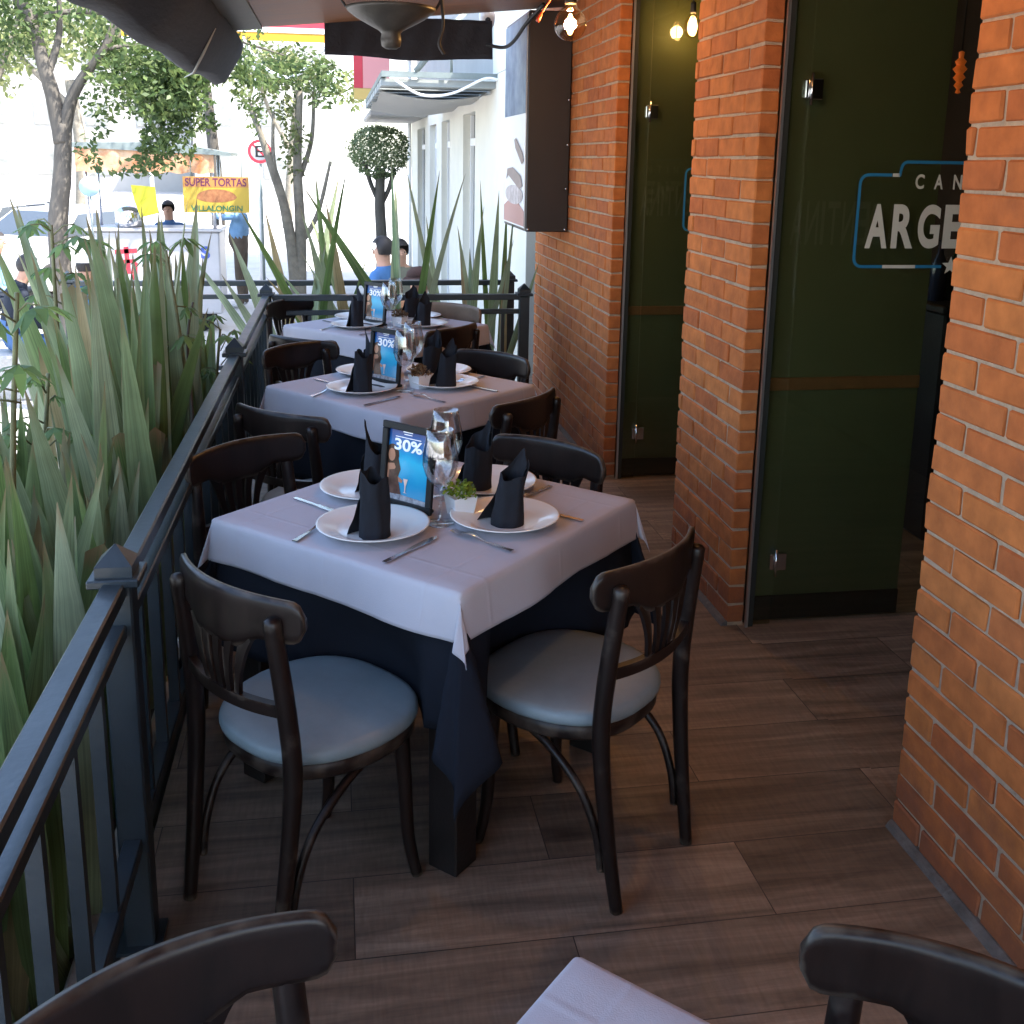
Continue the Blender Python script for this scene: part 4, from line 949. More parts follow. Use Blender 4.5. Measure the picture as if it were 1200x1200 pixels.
def palmate(mb, p, d, s, r, n=7):
    d = V(d).normalized(); u = d.cross(V((0,0,1))).normalized(); v = V((0,0,1))*.35+d*.3
    for k in range(n):
        a = lerp(-2.2, 2.2, k/(n-1)); dr = (d*math.cos(a)+u*math.sin(a)+V((0,0,r.uniform(-.35,.12)))).normalized(); l = s*(1-.28*abs(a)/2.2)*r.uniform(.85,1.1)
        pr = dr.cross(V((r.uniform(-.2,.2),r.uniform(-.2,.2),1))).normalized(); w = l*.17
        mb.add([p, p+dr*l*.4+pr*w-V((0,0,.01)), p+dr*l*.75+pr*w*.7-V((0,0,.03)), p+dr*l-V((0,0,.07*l/.12)), p+dr*l*.75-pr*w*.7-V((0,0,.03)), p+dr*l*.4-pr*w-V((0,0,.01))], [(0,1,2,3,4,5)])
def shrub(root, head, seed, label, nleaf=9, s=.11, lean=0):
    r = random.Random(seed); t = thing('leafy_shrub', label, 'plant', root, 0, 'leafy stems among the flax')
    h = V(head)-V(root); mid = h*.55+V((r.uniform(-.06,.06), 0, 0)); o = MB()
    pts = smooth_path([(0,0,0), mid, h], 8); o.tube(pts, [lerp(.011,.006,k/(len(pts)-1)) for k in range(len(pts))], 7)
    q = MB()
    for i in range(nleaf):
        a = r.uniform(0, 2*PI); k = r.uniform(.72, 1.0); b = h*k; e = b+V((math.cos(a)*r.uniform(.05,.16), math.sin(a)*r.uniform(.05,.14), r.uniform(.0,.09)))
        o.tube([b, (b+e)/2+V((0,0,.015)), e], .003, 5); palmate(q, e, (math.cos(a), math.sin(a), .1), s*r.uniform(.7,1.2), r)
    obj('stem', o, M['stem'], t); obj('leaves', q, M['shrub_leaf'], t, norm=False)
shrub((-.92,4.05,-.12), (-1.02,4.05,1.42), 1, 'leafy shrub rising before the tree trunk at upper left', 10, .085)
shrub((-.62,4.0,-.12), (-.64,4.15,1.32), 2, 'leafy shrub with drooping leaves above the railing', 8, .095)
shrub((-.85,2.75,-.12), (-.80,2.80,1.33), 3, 'leafy shrub with bright leaves at the left edge', 6, .085)
shrub((-.56,4.9,-.12), (-.545,5.0,.88), 4, 'small leafy shoot beside the second railing post', 7, .085)
shrub((-1.05,3.3,-.12), (-.90,3.4,1.0), 5, 'leafy shrub with fine leaves among the flax', 12, .06)
o = MB(); pts = smooth_path([(-.60,3.55,-.1),(-.60,3.7,.35),(-.56,4.0,.62),(-.585,4.2,.95),(-.57,4.3,1.10)], 8); o.tube([p-V((-.6,3.55,-.1)) for p in pts], [lerp(.011,.004,k/(len(pts)-1)) for k in range(len(pts))], 7)
obj('bare_twig', o, M['bark'], label='bare brown twig standing between the railing and the flax', cat='twig', loc=(-.6,3.55,-.1))

# ================================================================== TREES
def leaves(mb, c, rad_, n, r, s, drop=0):
    for i in range(n):
        d = V((r.gauss(0,1), r.gauss(0,1), r.gauss(0,1))).normalized()*(r.random()**.45)
        p = V(c)+V((d.x*rad_[0], d.y*rad_[1], d.z*rad_[2]))
        if noise.noise(p*2.3) < -.12: continue
        k = s*r.uniform(.6,1.3); ax = V((r.gauss(0,1), r.gauss(0,1), r.gauss(-.5,.7))).normalized(); u = ax.cross(V((r.gauss(0,1), r.gauss(0,1), r.gauss(0,1)))).normalized()
        mb.add([p, p+ax*k*.5+u*k*.24, p+ax*k, p+ax*k*.5-u*k*.24], [(0,1,2,3)])
def tree(label, root, limbs, clusters, seed, m, bark, s=.075, name='street_tree', group=None):
    r = random.Random(seed); t = thing(name, label, 'tree', root, 0, group); o = MB()
    for pts, r0, r1 in limbs:
        P = smooth_path(pts, 6); o.tube(P, [lerp(r0, r1, k/(len(P)-1))*(1+.06*noise.noise(V((k*.7, r0*50, 0)))) for k in range(len(P))], 9)
    obj('trunk', o, bark, t)
    q = MB()
    for c, rd, n in clusters: leaves(q, c, rd, n, r, s)
    obj('crown', q, m, t, norm=False); return t
# tree at the kerb, left (local coordinates from its foot; eye height is 2.38 above the street)
tree('grey barked tree with a forked trunk and leaning limbs, at upper left', (-2.45,10,-.7),
 [([(0,0,0),(.02,0,.8),(-.02,0,1.6),(.06,0,2.2),(.10,0,2.62)], .105, .070), ([(.08,0,2.45),(.03,0,2.85),(-.03,0,3.12),(-.12,.05,3.5),(-.42,.1,4.0),(-.8,.2,4.6)], .075, .03), ([(.08,0,2.45),(.17,-.02,2.78),(.28,-.05,2.98),(.50,-.1,3.25),(.70,-.1,3.6),(1.2,-.2,4.0)], .062, .02),
  ([(.0,.02,3.05),(.10,.1,3.4),(.12,.1,3.9)], .04, .015), ([(.5,-.1,3.25),(.9,0,3.3),(1.35,.1,3.1)], .022, .008), ([(-.12,.05,3.5),(.3,.3,3.6),(1.2,.4,3.5),(2.0,.5,3.3)], .03, .008), ([(-.42,.1,4.0),(-.9,0,3.7),(-1.3,0,3.3)], .025, .008)],
 [((.95,0,2.92),(.70,.6,.42),4600), ((.72,0,2.42),(.52,.4,.26),1500), ((1.35,0,3.25),(.7,.6,.36),3600), ((.2,.3,3.5),(.8,.5,.35),1300), ((1.95,.3,3.18),(.55,.5,.20),900), ((2.3,.4,3.05),(.25,.4,.28),260), ((.45,0,3.35),(.5,.5,.3),520), ((1.55,0,2.75),(.35,.4,.25),420), ((-.5,0,3.45),(.55,.5,.35),1100), ((-.95,.1,2.95),(.5,.4,.45),1300), ((-.6,.2,4.0),(.8,.6,.45),2000), ((.5,0,4.2),(1.0,.7,.5),1400), ((2.0,1.6,4.7),(1.9,1.8,.6),4200)], 7, M['leaf'], M['bark'], .070)  # last leaf cluster is unseen overhead, added to shade the stall
tree('pale leafy tree farther along the street at the left edge', (-5.6,18,-.7),
 [([(0,0,0),(.1,0,1.5),(.0,0,2.6)], .14, .10), ([(0,0,2.6),(.5,0,3.6),(.9,0,4.6)], .08, .03), ([(0,0,2.6),(-.5,0,3.5),(-1,0,4.4)], .08, .03)],
 [((-.2,0,3.6),(1.1,.8,.6),900), ((.9,0,4.3),(1.0,.8,.7),1000), ((-1.0,0,4.4),(1.0,.8,.8),900)], 8, M['leaf_pale'], M['pale_bark'], .13)
tree('bare limbed pale tree with drooping dry fronds behind the cables', (-.58,16,-.7),
 [([(0,0,0),(-.06,0,.9),(-.18,0,1.7),(-.42,0,2.5),(-.62,0,3.1)], .11, .035), ([(.02,0,.1),(.06,0,1.2),(.04,0,2.2),(.10,0,3.3)], .10, .05), ([(-.18,0,1.6),(-.30,0,2.3),(-.28,0,3.0)], .045, .02), ([(-.02,0,1.0),(.30,0,1.5),(.52,0,2.3)], .05, .02), ([(.04,0,2.0),(.25,.1,2.6),(.30,0,3.3)], .045,.02)],
 [((.05,0,3.05),(.30,.3,.55),520), ((-.5,0,3.2),(.35,.3,.35),300), ((.35,0,3.4),(.4,.3,.35),420), ((.0,0,2.45),(.22,.25,.4),200), ((-.25,0,3.7),(.7,.4,.3),600), ((.1,-2.4,5.3),(1.9,1.7,.55),3000)], 9, M['leaf_pale'], M['pale_bark'], .10)  # last cluster hangs out of view, added for shade over the stall
tree('dark green street tree crown high beyond the striped canopy', (-1.9,17,-.7), [([(0,0,0),(.1,0,1.6),(.0,0,3.4)], .13, .07)], [((.5,0,3.75),(1.4,.7,.35),1300), ((1.3,0,3.55),(.5,.5,.3),420)], 12, M['leaf'], M['bark'], .10)
tree('tall pale sunlit tree far down the street behind the stall', (-7.5,33,-.7), [([(0,0,0),(.2,0,2.2),(.0,0,4.4)], .22, .14), ([(0,0,4.0),(1.2,0,5.4),(2.2,0,6.4)], .11, .05), ([(0,0,3.6),(-1.3,0,5.0),(-2.4,0,6.0)], .11, .05)],
 [((.2,0,5.8),(2.2,1.2,1.1),1500), ((2.4,0,5.2),(1.6,1,1.0),900), ((-2.6,0,5.2),(1.8,1,1.1),1100), ((4.2,.5,6.2),(1.6,1,.9),800)], 21, M['leaf_pale'], M['pale_bark'], .26)
tree('slender pale tree far beyond the no parking sign', (-1.6,36,-.7), [([(0,0,0),(.2,0,2.4),(.5,0,5.0)], .16, .08), ([(.15,0,2.6),(-.5,0,3.9),(-.9,0,5.2)], .09, .04)],
 [((.5,0,5.6),(1.7,1,1.1),1100), ((-1.0,0,5.0),(1.2,.8,.8),600), ((2.2,0,4.6),(.9,.7,.7),350)], 22, M['leaf_pale'], M['pale_bark'], .26)
# clipped topiary
def topiary():
    r = random.Random(5); t = thing('topiary_tree', 'clipped round topped topiary tree beside the white facade', 'tree', (.74,18,-.7)); o = MB()
    P = smooth_path([(0,0,0),(.03,0,.8),(0,0,1.6),(.02,0,2.2)], 6); o.tube(P, [lerp(.11,.08,k/(len(P)-1)) for k in range(len(P))], 9); o.tube(smooth_path([(0,0,1.55),(.15,0,1.85),(.25,0,2.2)]), .04, 7); o.tube(smooth_path([(0,0,1.6),(-.15,0,1.95),(-.25,0,2.3)]), .04, 7)
    obj('trunk', o, M['bark'], t); q = MB()
    for i in range(3600):
        a = r.uniform(0, 2*PI); z = r.uniform(-1, 1); rr = (1-abs(z)**3.2)**.5*r.uniform(.80,1.03)*(1+.16*noise.noise(V((3*math.cos(a), 3*math.sin(a), z*2.5)))) if z > 0 else (1-abs(z)**2)**.6*r.uniform(.8,1.02)
        if z < -.35 and r.random() < .25: continue
        if r.random() < .35: rr *= r.uniform(.2, .95)
        p = V((.5*rr*math.cos(a), .5*rr*math.sin(a), 2.45+z*.42)); k = r.uniform(.04,.075); ax = V((r.gauss(0,1), r.gauss(0,1), r.gauss(0,1))).normalized(); u = ax.orthogonal().normalized()
        q.add([p, p+ax*k*.5+u*k*.3, p+ax*k, p+ax*k*.5-u*k*.3], [(0,1,2,3)])
    obj('crown', q, M['leaf_topiary'], t, norm=False)
topiary()

# ================================================================== NEIGHBOUR BUILDING
t = thing('white_building', 'white building with tall windows beyond the far end of the terrace', 'building', (0,0,0))
X0 = 1.45
def wallquads(o, ys, z0, z1, x):
    for a, b in ys: o.box(x, x+.25, a, b, z0, z1)
wins = [(11.1,12.15),(13.6,14.65),(15.4,16.5),(17.35,18.95)]
o = MB(); prev = 8.0
for a, b in wins:
    o.box(X0, X0+.25, prev, a, -.7, 2.42); o.box(X0, X0+.25, a, b, 2.16, 2.42); o.box(X0, X0+.25, a, b, -.7, -.35); prev = b
o.box(X0, X0+.25, prev, 20.4, -.7, 2.42); o.box(X0+.25, 6, 20.15, 20.4, -.7, 2.42); o.box(X0+.25, 6, 8, 8.25, -.7, 2.42)
obj('wall', o, M['white_wall'], t)
o = MB(); o.box(X0+.10, 6, 9.9, 20.3, 2.425, 6.0); obj('upper_storey', o, mat('grey_render', (.33,.34,.34), .8, var=.08, vscale=2), t)
o = MB(); o.box(X0, 6, 8, 9.88, 2.425, 3.1); obj('side_block', o, M['white_wall'], t)
for a, b in wins:
    o = MB(); o.box(X0+.12, X0+.16, a, b, -.345, 2.155); w = obj('window', o, M['win'], t)
    o = MB(); o.box(X0+.08, X0+.118, a+.002, a+.05, -.345, 2.155); o.box(X0+.08, X0+.118, b-.05, b-.002, -.345, 2.155); o.box(X0+.08, X0+.118, a+.052, b-.052, 1.82, 1.90); obj('window_frame', o, M['white'], w)
o = MB(); o.box(.55, X0-.002, 16.8, 20.3, 2.30, 2.40, bev=.02); obj('eave', o, M['pale_build'], t)
t = thing('metal_canopy', 'grey metal framed canopy on the side of the white building', 'canopy', (.42, 9.6, 2.2))
o = MB(); o.box(0, 1.03, 0, .05, .17, .22); o.box(0, .05, .05, 5, .17, .22); o.box(0, 1.03, 5, 5.05, .17, .22)
for k in range(1, 5): o.box(.05, 1.03, k, k+.04, .175, .215)
obj('frame', o, M['grey_metal'], t)
o = MB()
for k in range(9): o.prism([(0,.10+.0), (0,.16), (1.03,.16), (1.03,.10)], 'y', .08+k*.55, .08+k*.55+.42)
obj('slats', o, mat('canopy_slat', (.30,.32,.31), .6, var=.1, vscale=4), t)
o = MB(); o.grid(lambda u, v: (lerp(.02,1.02,u), lerp(.3,4.6,v), .06-.06*math.sin(PI*u)+.02*math.sin(v*14)), 16, 40); obj('sheet', o, M['pale_build'], t)
o = MB(); o.tube([(.30,.02,.22),(.75,.02,.75)], .03, 6); o.tube([(.62,.03,.22),(.62,.03,.62)], .012, 6); obj('strut', o, M['grey_metal'], t)
o = MB(); o.tube(smooth_path([(.12,-.03,.14),(.35,-.03,.02),(.62,-.03,.04),(.9,-.03,.17),(1.03,-.02,.17)]), .012, 7); obj('cable', o, M['white'], t)
t = thing('shop_sign', 'red and pink shop sign with a yellow foot beyond the valance', 'sign', (.30,16,2.5))
o = MB(); o.box(0,.13,0,.08,.16,1.2); obj('red_panel', o, M['red'], t); o = MB(); o.box(.132,.52,.004,.084,.16,1.2); obj('pink_panel', o, M['pink'], t); o = MB(); o.box(0,.40,.002,.082,.0,.155); obj('yellow_panel', o, mat('sign_ochre', (.55,.38,.12), .6), t); o = MB(); o.tube([(.45,.09,.9),(1.2,.3,.9)], .02, 6); o.tube([(.45,.09,.3),(1.2,.3,.3)], .02, 6); obj('bracket', o, M['grey_metal'], t)
# striped canopy across the street
t = thing('striped_canopy', 'canopy with white and yellow stripes and red top across the street', 'canopy', (-3.6,20,-.7))
o = MB(); o.box(0,5.4,0,5,4.30,4.36); o.box(-.02,5.42,-.04,-.002,4.30,4.362); obj('white_band', o, M['white'], t)
o = MB(); o.box(-.02,5.42,-.03,.02,4.364,4.51); obj('yellow_band', o, M['yellow'], t)
o = MB(); o.box(-.02,5.42,-.04,.02,4.512,4.60); obj('top_band', o, M['white'], t)
o = MB(); o.box(-.02,5.42,-.03,5,4.602,5.3); obj('red_fascia', o, M['red'], t)
for x in (.3, 2.2, 5.0):
    o = MB(); o.tube([(x,.25,0),(x,.25,4.30)], .035, 10); obj('post', o, M['white'], t)

# ================================================================== STREET STALL
t = thing('food_stall', 'street food stall with orange valance and white counter behind the plants', 'stall', (-2.4,14.6,-.7))
o = MB(); o.box(-.82,.85,0,.75,.25,1.36,bev=.02); o.box(-.86,.89,-.04,.79,1.362,1.40,bev=.01); obj('counter', o, mat('stall_enamel', (.42,.41,.42), .4, var=.08, vscale=3), t)
o = MB(); o.prism([(-.95,2.44),(1.05,2.36),(1.05,2.40),(.2,2.52),(-.95,2.50)], 'y', -.12, 1.0); obj('roof', o, M['grey_metal'], t)
def sv(u, v): return (lerp(-.9,.83,u), -.10+.012*math.sin(u*40), lerp(2.44, 2.13+.012*math.sin(u*40), v))
o = MB(); o.grid(sv, 60, 6); obj('valance', o, mat('orange_valance', (.40,.13,.035), .8, col2=(.55,.38,.24), vscale=5), t, norm=False)
for x in (-.8,.8):
    for y in (.0,.72):
        o = MB(); o.tube([(x,y,1.40),(x,y,2.42)], .022, 8); obj('pole', o, M['chrome'], t)
for x in (-.55,.55):
    for y in (.1,.6):
        o = MB(); o.lathe([(.001,-.04),(.15,-.04),(.16,0),(.15,.04),(.001,.04)], 20); o.v = [(p[0]+x, p[2]+y, p[1]+.16) for p in o.v]
        obj('wheel', o, M['rubber'], t)
o = MB(); y = -.003
for pl in ([(-.50,1.12),(-.22,1.14),(-.22,1.08),(-.50,1.06)],[(-.39,1.16),(-.33,1.16),(-.31,.80),(-.37,.80)],[(-.48,.98),(-.24,1.0),(-.24,.95),(-.48,.93)],[(-.28,.95),(-.22,.95),(-.24,.72),(-.30,.72)]): o.add([(x,y,z) for x,z in pl], [(0,1,2,3)])
obj('red_lettering', o, M['red'], t, norm=False)
o = MB(); mesh_into(o, text_mesh('t','S',.12,.17,.04), (.60,-.003,1.0)); obj('blue_lettering', o, mat('blue_letter', (.05,.09,.35), .5), t, norm=False)
o = MB(); o.lathe([(.001,0),(.16,0),(.18,.05),(.18,.20),(.12,.26),(.02,.29),(.001,.29)], 24, c=(-.35,.3,1.402)); obj('cooking_pot', o, M['chrome'], t)
t = thing('stall_banner', 'yellow banner reading SUPER TORTAS above the man in blue', 'banner', (-1.965,14.42,.925))
o = MB(); o.box(0,.84,0,.012,0,.465); obj('board', o, mat('banner_yellow', (.40,.27,.03), .6), t)
o = MB(); o.box(.003,.837,-.002,-.0005,.33,.462); obj('heading_band', o, mat('banner_orange', (.38,.17,.04), .6), t)
o = MB(); mesh_into(o, text_mesh('t','SUPER TORTAS',.78,.105,.02), (.03,-.004,.343)); obj('heading', o, mat('banner_purple', (.10,.012,.05), .6), t, norm=False)
o = MB(); mesh_into(o, text_mesh('t','VILLALONGIN',.66,.075,.02), (.09,-.004,.02)); obj('name', o, mat('banner_green', (.02,.12,.05), .6), t, norm=False)
o = MB(); o.add([(.42+.25*math.cos(a)*(1 if math.sin(a) > 0 else 1.05), -.002, .205+(.10 if math.sin(a) > 0 else .07)*math.sin(a)) for a in [2*PI*k/24 for k in range(24)]], [tuple(range(24))]); obj('sandwich_print', o, mat('banner_bread', (.20,.06,.02), .6, col2=(.32,.14,.05), vscale=14), t, norm=False)
o = MB(); o.tube([(.1,.01,.46),(.1,.2,1.0)], .006, 6); o.tube([(.75,.01,.46),(.75,.2,.95)], .006, 6); obj('hanger', o, M['grey_metal'], t)
o = MB(); o.prism([(0,0),(.30,-.02),(.33,-.36),(.10,-.42),(.03,-.2)], 'y', 0, .006); obj('paper_sign', o, mat('paper_yellow', (.42,.40,.02), .7), label='plain yellow paper sign hanging at the front of the stall', cat='sign', loc=(-2.63,14.5,1.27))
t = thing('round_sign', 'small pale blue disc on a thin pole near the stall', 'sign', (-2.95,13.6,-.7))
o = MB(); n0 = 0; o.lathe([(.001,0),(.12,0),(.12,.012),(.001,.012)], 28); o.v = [(p[0], p[2], p[1]+1.97) for p in o.v]; obj('disc', o, mat('pale_blue', (.33,.50,.62), .5), t); o = MB(); o.tube([(0,.03,0),(0,.03,1.95)], .012, 8); obj('pole', o, M['grey_metal'], t)
t = thing('parking_sign', 'round no parking sign with a letter E in a red ring', 'sign', (-1.29,19.2,-.7))
def ring(mb, r0, r1, y, n=36, mat=0, c=(0,0)):
    mb.add([(c[0]+r*math.cos(2*PI*k/n), y, c[1]+r*math.sin(2*PI*k/n)) for r in (r0, r1) for k in range(n)], [(k, (k+1)%n, n+(k+1)%n, n+k) for k in range(n)], mat)
zc = 2.44
o = MB(); o.lathe([(.001,0),(.21,0),(.21,.012),(.001,.012)], 36); o.v = [(p[0], p[2], p[1]+zc) for p in o.v]; obj('plate', o, M['white'], t)
o = MB(); ring(o, .155, .205, -.003, c=(0,zc)); o.add([(x,-.003,z+zc) for x,z in ((-.125,.10),(-.10,.125),(.125,-.10),(.10,-.125))], [(0,1,2,3)]); obj('red_ring', o, M['red'], t, norm=False)
o = MB(); mesh_into(o, text_mesh('t','E',.15,.20,.01), (-.075,-.005,zc-.10)); obj('letter', o, M['black'], t, norm=False)
o = MB(); o.tube([(0,.04,0),(0,.04,zc+.2)], .025, 8); obj('pole', o, M['grey_metal'], t)

# ================================================================== VEHICLES
def car(label, loc, rz):
    t = thing('parked_car', label, 'car', loc, rz, 'white cars parked across the street')
    prof = [(-2.05,.32),(-2.1,.55),(-2.02,.82),(-1.7,.92),(-1.25,.98),(-.6,1.42),(.55,1.46),(1.35,1.10),(1.98,.98),(2.12,.75),(2.12,.32)]
    o = MB(); n = len(prof); vs = []
    for y, sc in ((-.84,0),(-.80,.02),(.80,.02),(.84,0)):
        for x, z in prof:
            top = max(0, (z-.95)/.5); yy = y*(1-.20*top)
            vs.append((x*(1-(.01 if sc == 0 else 0)), yy, z-(.02 if sc == 0 else 0)))
    o.add(vs, [(r*n+k, r*n+(k+1)%n, (r+1)*n+(k+1)%n, (r+1)*n+k) for r in range(3) for k in range(n)]+[tuple(range(n-1,-1,-1)), tuple(3*n+k for k in range(n))], 0); obj('body', o, M['car_white'], t)
    for nm, pl in (('windscreen', [(-1.18,1.02),(-.66,1.385)]), ('rear_window', [(.62,1.42),(1.28,1.14)])):
        (xa, za), (xb, zb) = pl; dx, dz = -(zb-za), (xb-xa); l = math.hypot(dx, dz); dx, dz = dx/l*.012, dz/l*.012
        if dz < 0: dx, dz = -dx, -dz
        o = MB(); o.add([(xa+dx,-.70,za+dz),(xa+dx,.70,za+dz),(xb+dx,.60,zb+dz),(xb+dx,-.60,zb+dz)], [(0,1,2,3)]); obj(nm, o, M['car_glass'], t, norm=False)
    for s in (-1, 1):
        o = MB(); q = [(-.98,1.0),(-.55,1.36),(.50,1.39),(1.05,1.06)]
        o.add([(x, s*(.845*(1-.20*max(0,(z-.95)/.5))+.006), z) for x, z in q], [(0,1,2,3)]); obj('side_window', o, M['car_glass'], t, norm=False)
        o = MB(); o.lathe([(.001,0),(.09,0),(.10,.03),(.001,.03)], 14); o.v = [(-2.09+p[2]*-.5, p[0]+s*.58, p[1]*.7+.68) for p in o.v]; obj('headlight', o, M['chrome'], t)
        for x in (-1.3, 1.3):
            o = MB(); o.lathe([(.19,-.10),(.29,-.10),(.31,-.07),(.31,.07),(.29,.10),(.19,.10)], 26); o.v = [(p[0]+x, p[2]+s*.76, p[1]+.31) for p in o.v]; w = obj('wheel', o, M['rubber'], t)
            o = MB(); o.lathe([(.001,-.06),(.19,-.085),(.19,.085),(.001,.06)], 20); o.v = [(p[0]+x, p[2]+s*.76, p[1]+.31) for p in o.v]; obj('rim', o, M['chrome'], w)
    o = MB(); o.box(-2.135,-2.05,-.72,.72,.36,.52,bev=.02); obj('bumper', o, M['grey_metal'], t)
    return t
c1 = car('white car parked left of the tree trunk', (-6.4,21.5,-.696), rad(62))
dup(c1, (-4.55,19.4,-.696), rad(58), 'white car half hidden between the tree trunk and the stall')
dup(c1, (-8.8,25.0,-.696), rad(20), 'white car farther back at the left edge')
def moto(label, loc, rz):
    t = thing('motorcycle', label, 'motorcycle', loc, rz)
    for x in (-.65,.65):
        o = MB(); n = 28
        P = [(x+.27*math.cos(2*PI*k/n), 0, .31+.27*math.sin(2*PI*k/n)) for k in range(n+1)]; o.tube(P, .045, 8, caps=False); obj('wheel', o, M['rubber'], t)
    o = MB(); o.tube(smooth_path([(.65,0,.31),(.5,0,.75),(.42,0,1.0)]), .03, 8); o.tube(smooth_path([(.5,0,.7),(.1,0,.45),(-.3,0,.42),(-.65,0,.31)]), .04, 8); obj('frame', o, M['grey_metal'], t)
    o = MB(); o.lathe([(.001,-.26),(.10,-.2),(.15,0),(.12,.2),(.001,.27)], 16); o.v = [(p[2]+.2, p[0], p[1]*.9+.82) for p in o.v]; obj('tank', o, M['red'], t)
    o = MB(); o.box(-.75,-.02,-.13,.13,.74,.84,bev=.03); obj('seat', o, M['black'], t)
    o = MB(); o.tube(smooth_path([(.38,-.36,1.05),(.44,-.15,1.02),(.44,.15,1.02),(.38,.36,1.05)]), .015, 8); obj('handlebar', o, M['black'], t)
moto('red tanked motorcycle parked far back at the left edge', (-8.55,28.5,-.7), rad(35))

# ================================================================== PEOPLE
BON = [('pelvis','waist',1),('waist','chest',0),('chest','neck',0),('neck','head',2),('head','crown',2)]
for s in 'LR': BON += [('chest','sh'+s,0),('sh'+s,'el'+s,0),('el'+s,'wr'+s,4),('wr'+s,'hand'+s,2),('pelvis','hip'+s,1),('hip'+s,'knee'+s,1),('knee'+s,'ank'+s,1),('ank'+s,'toe'+s,3)]
RADI = dict(pelvis=(.135,.115),waist=(.125,.105),chest=(.150,.115),neck=(.055,.055),head=(.078,.090),crown=(.058,.066),sh=(.066,.066),el=(.047,.047),wr=(.033,.033),hand=(.030,.040),hip=(.090,.095),knee=(.062,.062),ank=(.043,.043),toe=(.036,.042))
def person(label, loc, rz, J, cols, hair=None, group=None, sleeve=True, radii=None, cap=None):
    """one continuous skinned body; colours follow the nearest bone"""
    names = list(J); idx = {n: i for i, n in enumerate(names)}
    vs = [V(J[n]) for n in names]; ed = [(idx[a], idx[b]) for a, b, _ in BON]; seg = [(V(J[a]), V(J[b]), m) for a, b, m in BON]
    rr = []
    for n in names:
        k = n.rstrip('LR') if n[-1] in 'LR' else n; rr.append((radii or {}).get(n, RADI[k]))
    for s in 'LR':          # four fingers and a thumb on each hand
        h = V(J['hand'+s]); d = (h-V(J['wr'+s])).normalized(); side = d.cross(V((0,1,.2))).normalized() if abs(d.y) < .9 else d.cross(V((0,0,1))).normalized(); nm = d.cross(side)
        for f, (off, ln) in enumerate(((-.028,.062),(-.010,.072),(.009,.068),(.026,.052))):
            b = h+side*off+d*.035; m_ = b+d*ln*.55+nm*.008; e = m_+d*ln*.4+nm*.022
            i0 = len(vs); vs += [b, m_, e]; ed += [(idx['hand'+s], i0), (i0, i0+1), (i0+1, i0+2)]; rr += [(.010,.010),(.009,.009),(.0075,.0075)]; seg.append((b, e, 2))
        b = h-side*.042-d*.01; e = b-side*.015+d*.045; i0 = len(vs); vs += [b, e]; ed += [(idx['hand'+s], i0), (i0, i0+1)]; rr += [(.012,.012),(.009,.009)]; seg.append((b, e, 2))
    me = bpy.data.meshes.new('person_skin'); me.from_pydata([tuple(v) for v in vs], ed, []); me.update()
    o = bpy.data.objects.new('person', me); COL.objects.link(o)
    md = o.modifiers.new('skin', 'SKIN'); md.use_smooth_shade = True
    sk = me.skin_vertices[0].data if me.skin_vertices else None
    if sk:
        for i, q in enumerate(rr): sk[i].radius = q; sk[i].use_root = (i == idx['pelvis'])
    sb = o.modifiers.new('sub', 'SUBSURF'); sb.levels = 2; sb.render_levels = 2
    dg = bpy.context.evaluated_depsgraph_get(); bm_ = bpy.data.meshes.new_from_object(o.evaluated_get(dg)); bpy.data.objects.remove(o)
    for c in cols: bm_.materials.append(c)
    def dist(p, a, b):
        ab = b-a; k = max(0, min(1, (p-a).dot(ab)/max(1e-9, ab.length_squared))); return (p-(a+ab*k)).length
    for p in bm_.polygons:
        c = p.center; bst = min(seg, key=lambda s: dist(c, s[0], s[1])); k = bst[2]
        if k == 4: k = 0 if sleeve else 2
        p.material_index = k; p.use_smooth = True
    body = bpy.data.objects.new('person', bm_); COL.objects.link(body); body.location = loc; body.rotation_euler.z = rz
    tag(body, label, 'person', group)
    hd = V(J['head']); up = (V(J['crown'])-hd).normalized(); fw = V(J.get('face', (0,1,0))) if False else V((0,1,0))
    # nose, eyes and hair sit on the head, which looks along local +Y
    q = MB(); c = hd+up*.012
    q.lathe([(.001,.0),(.012,.004),(.010,.022),(.004,.040),(.001,.042)], 8); q.v = [(p[0]+c.x, p[1]+c.y+.082, p[2]+c.z-.022) for p in q.v]; obj('nose', q, M['skin'], body)
    for s in (-1, 1):
        q = MB(); q.lathe([(.001,-.008),(.008,0),(.001,.008)], 8); q.v = [(p[0]+c.x+s*.030, p[1]+c.y+.076, p[2]+c.z+.022) for p in q.v]; obj('eye', q, M['black'], body)
    q = MB(); n = 20
    def hp(u, v):
        a = 2*PI*u; el = lerp(PI/2, -.55 if math.sin(a) < .25 else .42, v); rx, ry, rz_ = .093, .108, .105
        return (c.x+rx*math.cos(el)*math.cos(a), c.y-.012+ry*math.cos(el)*math.sin(a), c.z+.040+rz_*math.sin(el)*1.05)
    q.grid(hp, n, 8); obj('hair', q, hair or M['hair'], body)
    if cap:
        q = MB(); q.lathe([(.001,.128),(.06,.118),(.092,.085),(.103,.045),(.100,.040)], 20); q.v = [(p[0]+c.x, p[1]*1.12+c.y-.005, p[2]+c.z+.028) for p in q.v]
        q.add([(c.x-.075,c.y+.09,c.z+.078),(c.x+.075,c.y+.09,c.z+.078),(c.x+.055,c.y+.175,c.z+.066),(c.x-.055,c.y+.175,c.z+.066)], [(0,1,2,3)]); obj('cap', q, cap, body)
    return body
